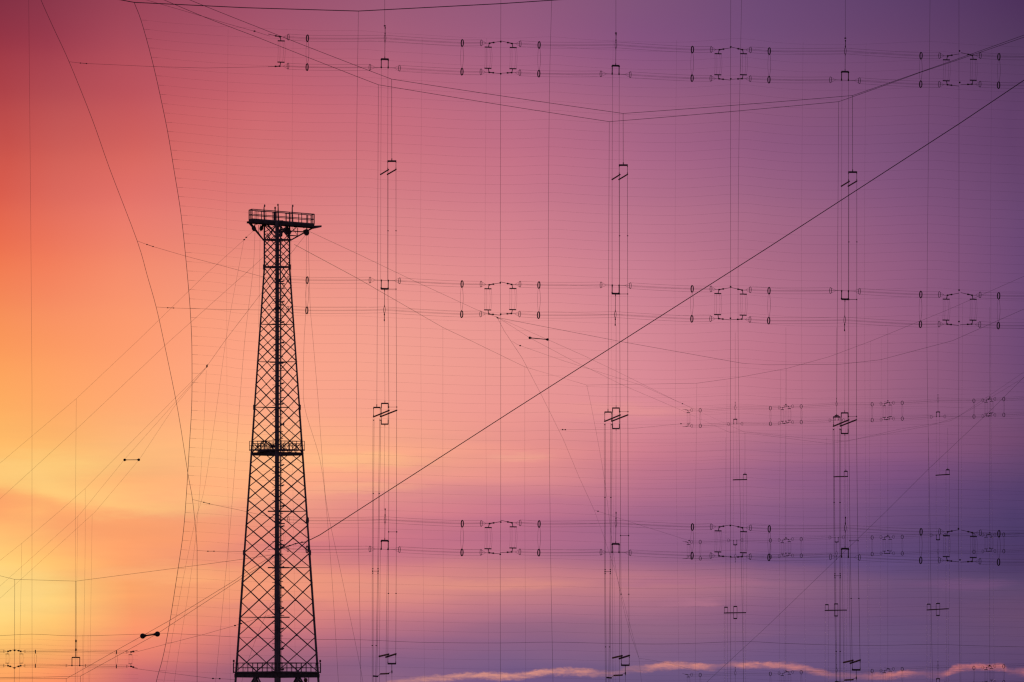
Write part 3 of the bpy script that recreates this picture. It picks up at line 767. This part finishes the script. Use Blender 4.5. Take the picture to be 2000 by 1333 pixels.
for ci in range(3):
    tx, ty = OFF[ci]
    def q(x, y, Y=None):
        px = x + lerp_tab(tx, y); py = y + lerp_tab(ty, y)
        return P(px, py, (Y or Yn)(px))
    o_ = ORD[ci]; gB = 'feeder brackets of the near curtain'
    # upper bracket
    top = P(*KA[ci], Ya(KA[ci][0]))
    r_ = thing('feeder_bracket', q(1217, 323, Ya), f'upper bracket with two slanted black bars, {o_} feeder right of the tower', 'bracket', gB)
    b = MB(); rod(b, top, q(1217.3, 323, Ya), W(.75, 1790)); rod(b, q(1217.3, 317.5, Ya), q(1217.3, 323, Ya), W(1.6, 1790)); b.build('hanger_rod', M['rope'], r_)
    b = MB(); rod(b, q(1209, 323, Ya), q(1225.7, 323, Ya), W(2.8, 1790), 8); b.build('yoke_bar', M['ring'], r_)
    for x in (1209.4, 1225.4):
        b = MB(); insul(b, q(x, 323, Ya), q(x, 341, Ya), 1790); b.build('insulator_rod', M['porc'], r_)
    for p0, p1 in (((1195.7, 351), (1211, 341.4)), ((1209, 351), (1225.6, 341))):
        b = MB(); rod(b, q(*p0), q(*p1, Ya), W(2.0, 1790), 8); b.ball(q(*p0), W(2.4, 1790), 8, 6); b.build('cross_arm', M['ring'], r_)
    # left middle bracket
    top = P(*KB[ci], Yb(KB[ci][0]))
    r_ = thing('feeder_bracket', q(1187, 805, Yb), f'left half of the middle bracket with long slanted bars, {o_} feeder right of the tower', 'bracket', gB)
    b = MB(); rod(b, top, q(1187.5, 805.3, Yb), W(.6, 1800)); rod(b, q(1187.5, 799, Yb), q(1187.5, 805, Yb), W(1.5, 1800)); b.build('hanger_rod', M['rope'], r_)
    b = MB(); rod(b, q(1181, 805.3, Yb), q(1194.4, 805.3, Yb), W(2.2, 1800), 8); b.build('yoke_bar', M['ring'], r_)
    for x in (1181.2, 1194.2):
        b = MB(); insul(b, q(x, 805.3, Yb), q(x, 823, Yb), 1800); b.build('insulator_rod', M['porc'], r_)
    for p0, p1 in (((1181, 823.5), (1211.5, 811)), ((1194.5, 823.2), (1226.3, 810.8))):
        b = MB(); rod(b, q(*p0, Yb), q(*p1, Ya), W(2.1, 1800), 8); b.ball(q(*p1, Ya), W(2.1, 1800), 8, 6); b.build('cross_arm', M['ring'], r_)
    # central box frame between middle and bottom dipoles
    r_ = thing('insulator_frame', q(1203, 838), f'upright rectangular insulator frame at mid height, {o_} feeder right of the tower', 'insulator', 'insulator frames of the near curtain')
    for y0 in (797.4, 837.6):
        b = MB(); rod(b, q(1196.2, y0), q(1210, y0), W(2.1, 1800), 8); b.build('yoke_bar', M['ring'], r_)
    for x in (1196.5, 1209.7):
        b = MB(); insul(b, q(x, 798), q(x, 837), 1800); b.build('insulator_rod', M['porc'], r_)
    b = MB(); rod(b, q(1203.3, 636), q(1203.3, 797), W(.42, 1800)); rod(b, q(1203.3, 792), q(1203.3, 797), W(1.1, 1800)); rod(b, q(1203.3, 838), q(1203, 1003), W(.42, 1800)); rod(b, q(1203.3, 838), q(1203.3, 842), W(1.1, 1800))
    b.build('hanger_rod', M['rope'], r_)
    # lower bracket
    r_ = thing('feeder_bracket', q(1221, 1300, Ya), f'lowest bracket at the bottom edge with kinked link rods, {o_} feeder right of the tower', 'bracket', gB)
    b = MB(); rod(b, q(1213.3, 1299.7, Ya), q(1229.3, 1299.7, Ya), W(2.6, 1790), 8); b.build('yoke_bar', M['ring'], r_)
    for x in (1213.6, 1229):
        b = MB(); insul(b, q(x, 1282, Ya), q(x, 1299, Ya), 1790); b.build('insulator_rod', M['porc'], r_)
    for p0, p1 in (((1197, 1285.3), (1215, 1281.2)), ((1210, 1286.8), (1229.2, 1280.6))):
        b = MB(); rod(b, q(*p0), q(*p1, Ya), W(2.5, 1790), 8); b.ball(q(*p0), W(2.8, 1790), 8, 6); b.build('cross_arm', M['ring'], r_)
    b = MB(); rod(b, q(1221.3, 1300, Ya), q(1221.4, 1320, Ya), W(1.0, 1790)); rod(b, q(1221.4, 1313, Ya), q(1221.5, 1318, Ya), W(2, 1790)); rod(b, q(1221.4, 1318, Ya), q(1222, 1400, Ya), W(.5, 1790))
    b.build('tension_rod', M['rope'], r_)
    b = MB(); rod(b, q(1221, 1315.3, Ya), q(1214, 1318, Ya), W(.7, 1790)); rod(b, q(1215, 1319, Ya), q(1199.5, 1319.7, Yn), W(2.4, 1790), 8)
    rod(b, q(1199.5, 1319.7), q(1193.5, 1323.5, Yb), W(.7, 1790)); rod(b, q(1194.5, 1324.6, Yb), q(1184.5, 1323.8, Yb), W(2.4, 1790), 8)
    b.build('link_rod', M['ring'], r_)
    # feed wires
    r_ = thing('feeder_line', q(1203, 1420), f'bundle of thin vertical feed wires, {o_} feeder right of the tower', 'wire', 'feeder lines of the near curtain')
    for pts, w, Y_ in (
        ([(1196.5, 145), (1195.8, 351), (1196, 557)], .38, Yn), ([(1209.5, 145), (1209.2, 351), (1209.5, 557)], .45, Yn),
        ([(1210, 341), (1210.3, 580), (1211.2, 811), (1212, 1000), (1213.5, 1283)], .6, Ya), ([(1225.5, 341), (1226, 580), (1226.3, 811), (1227, 1000), (1229, 1282)], .62, Ya),
        ([(1196.3, 1079), (1197, 1285), (1198, 1420)], .45, Yn), ([(1209.8, 1079), (1210, 1286), (1210.5, 1420)], .5, Yn),
        ([(1180.2, 827), (1180.8, 1117), (1183, 1420)], .55, Yb), ([(1182.3, 827), (1182.6, 1117), (1185, 1420)], .55, Yb),
        ([(1193.0, 827), (1191.5, 1117), (1188, 1420)], .55, Yb), ([(1195.3, 827), (1193.3, 1117), (1190.5, 1420)], .55, Yb)):
        b = MB(); b.tube([q(x, y, Y_) for x, y in pts], W(w, 1800), 5); b.build('feed_wire', M['wire'], r_)
    for p0, p1, Y_, w in (((1210.5, 574.6), (1226, 574.6), Ya, .9), ((1212, 1046.5), (1228, 1046.5), Ya, .75), ((1181.5, 1117), (1192.5, 1117), Yb, .8), ((1211, 804.5), (1226.5, 804.5), Ya, .6)):
        b = MB(); rod(b, q(*p0, Y_), q(*p1, Y_), W(w, 1800)); b.ball(q(*p0, Y_), W(1.7, 1800), 6, 5, sz=1.3); b.ball(q(*p1, Y_), W(1.7, 1800), 6, 5, sz=1.3); b.build('spacer', M['porc'], r_)
    for x, y, Y_ in ((1210.2, 461, Ya), (1225.8, 461, Ya), (1213, 1161, Ya), (1228, 1161, Ya), (1181.3, 830, Yb), (1194.2, 830, Yb), (1181.6, 972, Yb), (1193, 972, Yb), (1182.8, 1264, Yb), (1190.5, 1264, Yb), (1182, 1113, Yb), (1192, 1113, Yb), (1182, 1121, Yb), (1192, 1121, Yb)):
        b = MB(); b.ball(q(x, y, Y_), W(2.0, 1800), 6, 5, sx=1.2, sz=.7); b.build('clamp', M['porc'], r_)

# ---- dark guy rope across the frame, and the ropes leaving the tower to the lower left
rope('guy_rope', [(545, 1073, 1499), (578, 1062, 1499), (598, 1058.5, 1498), (625, 1045, 1498), (1000, 803, 1486), (1500, 484, 1470), (1875, 241, 1458), (2000, 157, 1454), (2200, 22, 1448)], 1.35, 1480, 'dark straight guy rope rising from the tower to the right edge', 'rope', None, fit=[(577, 1062.5, 1499), (590, 1059.5, 1498), (566, 1066, 1499)])
rope('twin_rope', [(545, 1078, 1501), (485, 1115, 1520), (460, 1133, 1530), (330, 1213, 1600), (278.5, 1242, 1640), (230, 1269, 1680), (129.5, 1326, 1790), (60, 1326, 1790), (-60, 1327, 1790)], .62, 1650, 'left one of two parallel ropes dropping from the tower to lower left', 'rope', 'twin ropes below the tower')
rope('twin_rope', [(547, 1082, 1501), (492, 1117, 1520), (460, 1138, 1530), (330, 1223, 1600), (307.5, 1238, 1640), (250, 1270, 1680), (157, 1321, 1790), (60, 1323.5, 1790), (-60, 1324, 1790)], .62, 1650, 'right one of two parallel ropes dropping from the tower to lower left', 'rope', 'twin ropes below the tower')
for x, y in ((129.3, 1326), (157, 1321)):
    rope('drop_wire', [(x, y), (x, 1420)], .6, 1790, 'short vertical wire under the ' + ('left' if x < 140 else 'right') + ' kink of the twin ropes, lower left', 'wire', 'drop wires under the twin ropes')
rope('hanging_rope', [(541, 1083, 1501), (450, 1096, 1600), (360, 1108, 1700), (148.3, 1135.5, 1800), (28, 1132, 1800), (0, 1125, 1800), (-100, 1095, 1800)], .52, 1800, 'kinked rope from the tower carrying the small curtain at lower left', 'rope')
rope('suspension_wire', [(148.3, 1135.5), (148.3, 1252)], .7, 1800, 'vertical wire over the small square bracket at lower left', 'wire')
rope('support_wire', [(28.8, 1132), (28.3, 1271), (27.5, 1420)], .55, 1800, 'vertical wire nearest the left frame edge, through two dark knots', 'wire', None, fit=[(28.5, 1271), (28.2, 1305)])
rope('long_wire', [(55.5, -60), (57, 100), (60, 420), (62.5, 760), (62.5, 1239), (63.5, 1420)], .36, 1816, 'long straight upright wire near the left frame edge', 'wire')
# tie lines of the small curtain
for pts, fit, lab in (([(258.5, 1275, 1800), (268, 1273.3, 1800), (330, 1257, 1790), (400, 1239, 1780), (458.5, 1222.3, 1770), (471, 1218.4, 1765), (540, 1198, 1700)], [(459, 1222.2, 1770), (471, 1218.4, 1765)], 'rising tie line from the small curtain to behind the tower'),
                      ([(258.5, 1304.5, 1800), (268, 1306.8, 1800), (330, 1315, 1790), (415, 1325.5, 1780), (430, 1326, 1775), (462, 1328, 1700)], [(416, 1325.6, 1780), (429, 1326, 1775)], 'falling tie line from the small curtain to the tower foot')):
    rope('tie_line', pts, .45, 1790, lab, 'rope', 'tie lines of the small curtain', fit=fit)
# screen wires of the small curtain
root = thing('reflector_screen', P(60, 1420, 1816), 'small faint screen of horizontal wires in the lower left corner', 'wire screen')
for i in range(11):
    y = 1251 + i * 9.2 + (i % 2) * 1.3
    b = MB().tube(smoothline(poly([(-60, y), (20, y - 1.5), (62, y - 2.6), (110, y), (156, y + 1), (215, y), (270, y + 1.2)], 1816), 3), W(.14, 1816), 3); b.build('horizontal_wire', M['wire'], root)
for x in (151, 161, 172): MB().tube(poly([(x, 1240), (x + .5, 1420)], 1816), W(.2, 1816), 4).build('vertical_wire', M['wire'], root)

# ---- ropes from the tower head down to the left
LL = lambda s: 1500 + s
gT = 'ropes fanning left from the tower head'
rope('halyard', [(494, 452, 1500), (485, 460, 1502), (476.5, 469, 1505), (400, 538, 1560), (268, 667, 1660), (149, 779, 1750), (0, 905, 1870), (-100, 989, 1950)], .3, 1700, 'uppermost thin rope fanning left from the tower head', 'rope', gT, fit=[(477, 468.5, 1505), (481, 464, 1503)])
rope('halyard', [(517, 500, 1500), (490, 525, 1510), (332, 666, 1620), (150, 838, 1760), (0, 975, 1880), (-100, 1067, 1960)], .32, 1700, 'second rope fanning left from just under the tower head', 'rope', gT)
root = thing('halyard', P(515, 567, 1500), 'third rope left of the tower, splitting at a small dark plate', 'rope', gT)
for pts, w in (([(598, 458, 1500), (560, 506, 1500), (515, 567, 1500), (440, 665, 1550), (404, 716, 1580)], .4), ([(404, 716, 1580), (290, 830, 1660), (166, 955, 1750), (115, 1000, 1790), (42, 1062, 1850), (0, 1095, 1880), (-100, 1175, 1960)], .3),
               ([(404, 717, 1580), (330, 800, 1640), (243, 898, 1700), (160, 1000, 1760), (151, 1010, 1770), (0, 1145, 1880), (-80, 1216, 1940)], .27), ([(404, 717, 1580), (340, 795, 1640), (272, 898, 1700), (186, 1000, 1760), (0, 1169, 1900), (-80, 1240, 1960)], .27)):
    MB().tube(poly(pts, 1600), W(w, 1680), 5).build('strand', M['rope'], root)
b = MB(); q0 = P(404, 716, 1580); b.prism([(q0.x - .07, q0.y - .05, -.05), (q0.x + .09, q0.y - .05, .06), (q0.x + .09, q0.y + .05, .06), (q0.x - .07, q0.y + .05, -.05)], q0.z - .12, q0.z + .16); b.build('link_plate', M['pulley'], root)
gD = 'drop wires under the left hand ropes'
for pts, w, lab in (([(149, 779, 1750), (147.5, 1000, 1750), (146.5, 1420, 1750)], .3, 'faint drop wire under the uppermost left rope'),
                    ([(166.5, 955, 1750), (166, 1100, 1750), (161, 1420, 1750)], .26, 'faint drop wire left of the paired spheres'),
                    ([(42.5, 1062, 1850), (41, 1150, 1850), (36, 1420, 1850)], .26, 'faint drop wire near the left edge below the fan'),
                    ([(152, 1008, 1770), (150, 1140, 1770), (147, 1420, 1770)], .22, 'faint drop wire close beside the suspension wire at lower left'),
                    ([(180, 1006, 1780), (178, 1150, 1780), (174, 1420, 1780)], .22, 'rightmost faint drop wire of the lower left group'),
                    ([(403, 724, 1580), (397, 850, 1580), (386, 1010, 1580), (372, 1130, 1580), (345, 1300, 1580), (330, 1420, 1580)], .3, 'bowed wire falling from the small dark plate left of the tower'),
                    ([(476.5, 469, 1505), (445, 640, 1505), (424, 790, 1505), (400, 950, 1505), (381, 1020, 1505), (358, 1130, 1505), (320, 1333, 1505), (305, 1420, 1505)], .3, 'longest slanting wire falling from the tower head on its left'),
                    ([(498, 455, 1500), (494, 530, 1500), (478, 666, 1500), (465, 830, 1500), (452, 1000, 1500), (440, 1130, 1500), (421, 1333, 1500), (413, 1420, 1500)], .36, 'slanting halyard close along the left side of the tower'),
                    ([(508, 452, 1501), (507, 540, 1501), (505, 640, 1501)], .3, 'short upright halyard beside the left tower leg'),
                    ([(545, 1113, 1501), (536, 1160, 1501), (505, 1235, 1501), (485, 1290, 1501), (472, 1333, 1501), (455, 1420, 1501)], .35, 'slanting rope inside the lower tower bracing')):
    o = rope('halyard' if 'halyard' in lab else 'drop_wire', pts, w, 1700, lab, 'wire', gD, sm=True)
# right-hand halyards
for pts, w, lab in (([(602, 458), (603.5, 520), (606, 600), (611.5, 666), (622, 791), (632, 929), (640.5, 1000), (666, 1120), (700, 1285), (709, 1333), (724, 1420)], .4, 'halyard from the tower head crossing over to the outer right'),
                    ([(598.5, 458), (598, 545), (596.5, 620), (594, 666), (592.5, 742), (596, 800), (625, 899), (638, 1000), (650.5, 1162), (661, 1333), (667, 1420)], .4, 'halyard from the tower head bending away low on the right')):
    rope('halyard', pts, w, 1500, lab, 'rope', 'halyards on the right of the tower', sm=True)

# ---- paired weights on the twin ropes
def dumbbell(a, b_, Y, r, bar, lab):
    a = P(*a, Y); b_ = P(*b_, Y)
    root = thing('rope_spreader', (a + b_) / 2, lab, 'spreader', 'spreaders with a ball at each end')
    for c0 in (a, b_): MB().ball(c0, r * Y / F, 20, 14).build('ball', M['ball'], root, smooth=True)
    t = (b_ - a).normalized()
    m_ = MB(); m_.tube([a + t * r * .5 * Y / F, b_ - t * r * .5 * Y / F], W(bar, Y), 8)
    for c0, s in ((a, 1), (b_, -1)): m_.tube([c0 + t * s * r * .8 * Y / F, c0 + t * s * r * 1.5 * Y / F], [W(bar * 2.2, Y), W(bar, Y)], 8)
    m_.build('spacer_bar', M['ball'], root)
    return root
dumbbell((278.7, 1242.7), (307.4, 1238.8), 1640, 5.3, 2.3, 'largest black spreader with two balls, low left of the tower')
dumbbell((243.4, 898.7), (271, 898.5), 1700, 2.6, 1.1, 'small black spreader with two balls against the yellow sky')
dumbbell((1034.8, 660.3), (1069.5, 663.6), 2300, 2.6, 1.4, 'small dark spreader with two balls right of the tower')

# ================================================================== far curtain: ropes, screen, supports, brackets
rope('far_rope', [(603, 452, 1500), (700, 497, 1700), (800, 545, 1930), (930, 605, 2200), (968, 619, 2300)], .42, 1900, 'faint rope from the jib side of the tower to the small plate', 'rope', 'ropes reaching from the tower to the distant curtain')
root = thing('far_rope', P(972, 621, 2300), 'small dark plate with ropes spreading from it right of the tower', 'rope', 'ropes reaching from the tower to the distant curtain')
b = MB(); q0 = P(972, 621, 2300)
b.v += [q0 + Vector(v_) * .48 for v_ in ((-.75, -.05, .5), (.2, -.05, .1), (.35, -.05, -.25), (-.75, .05, .5), (.2, .05, .1), (.35, .05, -.25), (-.05, -.05, -.32), (-.05, .05, -.32))]
b.f += [(0, 6, 2, 1), (3, 4, 5, 7), (0, 1, 4, 3), (1, 2, 5, 4), (2, 6, 7, 5), (6, 0, 3, 7)]
b.build('link_plate', M['pulley'], root)
for pts, w in (([(973, 621, 2300), (1034.8, 660.3, 2300), (1113, 702, 2600), (1217, 753, 3000), (1318, 796, 3290), (1425, 845, 3288), (1480, 849, 3280), (1620, 867, 3275), (1720, 850, 3265), (1815, 832, 3260), (1870, 815, 3250), (2000, 727, 3240), (2150, 630, 3230)], .3),
               ([(973, 621, 2300), (1069.5, 663.6, 2300), (1140, 695, 2600), (1205, 726, 3000), (1318, 782, 3290), (1453, 844, 3280), (1560, 855, 3275), (1655, 862, 3265), (1760, 838, 3255), (1855, 823, 3245), (1900, 798, 3245), (2000, 738, 3235), (2150, 645, 3230)], .3),
               ([(973, 621, 2300), (1215, 668, 2450), (1450, 710, 2600), (1500, 713, 2600), (1640, 712, 2600), (1720, 703, 2600), (1860, 666, 2600), (2000, 604, 2600), (2150, 530, 2600)], .42),
               ([(972, 622, 2300), (985, 647, 2360), (1020, 700, 2500), (1060, 777, 2700), (1100, 858, 3000), (1130, 930, 3200), (1161, 998, 3320), (1180, 1050, 3320), (1203, 1120, 3320), (1222, 1190, 3320), (1248, 1286, 3320), (1262, 1420, 3320)], .34)):
    MB().tube(poly(pts, 2600), W(w, 2800), 5).build('strand', M['rope'], root)
for pts, fit, lab in (([(1001, 667, 2480), (1008, 672, 2500), (1016, 675.5, 2520), (1100, 705, 2800), (1250, 752, 3200), (1330, 787.5, 3296), (1347, 795, 3296)], [(1016, 675.5, 2520), (1333, 789, 3296)], 'top faint tie line to the distant curtain'),
                      ([(1093, 839, 2960), (1098, 839.5, 2980), (1105, 839.7, 3000), (1180, 839.5, 3200), (1240, 837, 3260), (1330, 828, 3296), (1349, 826, 3296)], [(1099, 839.5, 2980), (1104, 839.7, 3000), (1330, 828, 3296)], 'second faint tie line to the distant curtain'),
                      ([(1161, 996, 3320), (1168, 999, 3318), (1250, 1026, 3310), (1345, 1056, 3296)], [(1168, 999, 3318), (1346, 1056, 3296)], 'third faint tie line to the distant curtain')):
    rope('tie_line', pts, .28, 2800, lab, 'rope', 'tie lines of the distant curtain', fit=fit)
root = thing('reflector_screen', P(1500, 1420, 3310), 'distant faint wire screen hanging behind the small curtain on the right', 'wire screen')
MB().tube(poly([(575, 478, 1500), (700, 545, 1850), (865, 640, 2500), (920, 666, 2700), (1025, 717, 3330), (1146, 752.5, 3330), (1361, 749, 3315), (1440, 738, 3310), (1537, 720, 3303), (1620, 697, 3296), (1700, 667, 3290), (1850, 606, 3278), (2000, 540, 3266), (2150, 480, 3255)], 3300), W(.42, 2900), 5).build('top_rope', M['rope'], root)
FE = [(1146, 752.5), (1156, 800), (1171, 880), (1181, 940), (1188.5, 1000), (1201, 1100), (1216, 1180), (1232, 1240), (1248, 1286), (1275, 1290), (1310, 1297), (1365, 1312)]
Yfr = lambda x: Yf(x) + 22
MB().tube(smoothline(poly(FE[:9], Yfr), 4), W(.3, 3310), 5).build('edge_cable', M['rope'], root)
MB().tube(poly(FE[8:], Yfr), W(.25, 3310), 5).build('edge_line', M['rope'], root)
for i in range(50):
    y = 775 + i * 12.1; x0 = 1500
    for (a0, b0), (a1, b1) in zip(FE[:8], FE[1:9]):
        if b0 <= y <= b1: x0 = a0 + (a1 - a0) * (y - b0) / (b1 - b0)
    if y > 1286: x0 = 1252 + (y - 1286) * .2
    if x0 == 1500: continue
    g_ = .017 * (1660 - y) / 600
    line = [(x0 + t * (2080 - x0) / 10, y - g_ * (t * (2080 - x0) / 10) + 2.2 * abs(math.sin(t * 1.1))) for t in range(11)]
    MB().tube(poly(line, Yfr), W(.085, 3300), 3).build('horizontal_wire', M['wire'], root)
for x, y0, w in ((1361, 749, .3), (1525, 722, .24), (1536, 721, .24), (1420, 744, .16), (1700, 667, .2), (1722, 660, .16), (1880, 594, .22), (1936, 572, .16)):
    MB().tube(poly([(x, y0), (x - 2.5, 1000), (x - 3, 1420)], Yfr), W(w, 3300), 4).build('vertical_wire', M['wire'], root)
for x, y0, w, lab in ((865, 640, .22, 'very faint drop wire hanging from the rope right of the tower'), (1025, 716, .22, 'very faint drop wire between the rope and the bottom edge')):
    rope('drop_wire', [(x, y0), (x, 1000), (x + 2.5, 1420)], w, 2700, lab, 'wire', 'drop wires under the distant rope')
for x, y0, nod, lab in ((1535, 640, (790.5, 823, 1051, 1081, 1311), 'faint upright wire between first and second distant bays'), (1734, 640, (783.5, 816, 1046, 1076, 1306), 'faint upright wire between second and third distant bays'), (1933, 600, (776, 808, 1041, 1071, 1300), 'faint upright wire right of the third distant bay')):
    rope('support_wire', [(x, y0), (x, 1420)], .26, Yf, lab, 'wire', 'upright support wires of the distant curtain', fit=[(x, t) for t in nod])
for x, y, lab in ((1436, 650, 'faint suspension wire over the first distant bay'), (1634, 640, 'faint suspension wire over the second distant bay'), (1832, 620, 'faint suspension wire over the third distant bay')):
    rope('suspension_wire', [(x, y), (x, 783 - (x - 1436) * .036)], .26, Yf, lab, 'wire', 'suspension wires of the distant curtain')
def far_bracket(kind, x, y, i, sl):
    """brackets of the far feeders: 'upper' one yoke over two cross arms, 'lower' with a second yoke above and one below"""
    o_ = ORD[i]; Y_ = Yf(x)
    r_ = thing('feeder_bracket', P(x, y, Y_), f'{kind} dark T shaped bracket in the {o_} bay of the distant curtain', 'bracket', 'feeder brackets of the distant curtain')
    def yoke(xc, yb, yl, hw_, YY):
        b = MB(); rod(b, P(xc - hw_, yb, YY), P(xc + hw_, yb, YY), W(1.9, YY), 6); b.build('yoke_bar', M['ring'], r_)
        for s in (-1, 1):
            b = MB(); rod(b, P(xc + s * hw_, yb, YY), P(xc + s * hw_, yl, YY), W(.8, YY)); b.build('insulator_rod', M['porc'], r_)
    if kind == 'upper':
        yoke(x + 19, y - 10, y, 3.4, Y_ - 9)
        for d_ in (0, 1):
            b = MB(); rod(b, P(x - 4 + d_ * 3.4, y + .7 - .35 * d_, Y_ + 3), P(x + 19 + d_ * 3.4, y + .3 - sl, Y_ - 9), W(1.7, Y_), 6); b.build('cross_arm', M['ring'], r_)
        b = MB(); rod(b, P(x + 19, y - 10, Y_ - 9), P(x + 19, y - 92, Y_ - 9), W(.3, Y_)); rod(b, P(x + 19, y - 10, Y_ - 9), P(x + 19, y - 13.5, Y_ - 9), W(1.1, Y_)); b.build('hanger_rod', M['rope'], r_)
    else:
        yoke(x - 18, y - 10.5, y + .5, 3.3, Y_ + 9); yoke(x, y - 12, y - 1, 3.6, Y_); yoke(x, y + 11.5, y, 3.4, Y_)
        for d_ in (0, 1):
            b = MB(); rod(b, P(x - 21.5 + d_ * 3.4, y + .8 - .4 * d_, Y_ + 9), P(x + 17 + d_ * 3.4, y + .4 - sl * 1.6, Y_ - 9), W(1.7, Y_), 6); b.build('cross_arm', M['ring'], r_)
        b = MB(); rod(b, P(x - 18, y - 10.5, Y_ + 9), P(x - 18.5, 855, Y_ + 9), W(.22, Y_)); rod(b, P(x, y - 12, Y_), P(x, 1092, Y_), W(.22, Y_)); rod(b, P(x, y + 11.5, Y_), P(x, 1292, Y_), W(.22, Y_)); b.build('hanger_rod', M['rope'], r_)
for i, (x, yu, yl, sl) in enumerate(((1436, 937, 1197, .2), (1633, 931, 1192, .2), (1832, 928, 1191, 1.2))):
    far_bracket('upper', x, yu, i, sl); far_bracket('lower', x, yl, i, sl)
    r_ = thing('feeder_line', P(x, 1420, Yf(x)), f'faint vertical feed wires in the {ORD[i]} bay of the distant curtain', 'wire', 'feeder lines of the distant curtain')
    Y_ = Yf(x)
    for x0, ya, yb_, w, dd in ((-3.4, 826 - i * 7, yu, .22, 0), (3.2, 826 - i * 7, yu, .22, 0), (-3.6, yu, 1053 - i * 5, .22, 0), (15.6, yu, yl, .3, -9), (22.4, yu, yl, .3, -9), (-21.5, yl, 1420, .34, 9), (-15.2, yl, 1420, .34, 9), (16.5, yl, 1420, .24, -9), (20.5, yl, 1420, .24, -9)):
        MB().tube([P(x + x0, ya, Y_ + dd), P(x + x0, yb_, Y_ + dd)], W(w, Y_), 4).build('feed_wire', M['wire'], r_)
rope('guy_rope', [(2150, 605), (2000, 737), (1936, 801), (1813, 917), (1730, 1000), (1500, 1222), (1380, 1333), (1290, 1415)], .42, 1620, 'thin diagonal guy rope across the lower right corner', 'rope')

# ------------------------------------------------------------------ render settings
S.view_settings.view_transform = 'Standard'; S.view_settings.look = 'None'
S.view_settings.exposure = 0; S.view_settings.gamma = 1
S.cycles.use_adaptive_sampling = False        # keep hair-thin wires from being skipped
S.cycles.use_denoising = False
S.cycles.filter_width = 1.3
S.cycles.max_bounces = 4
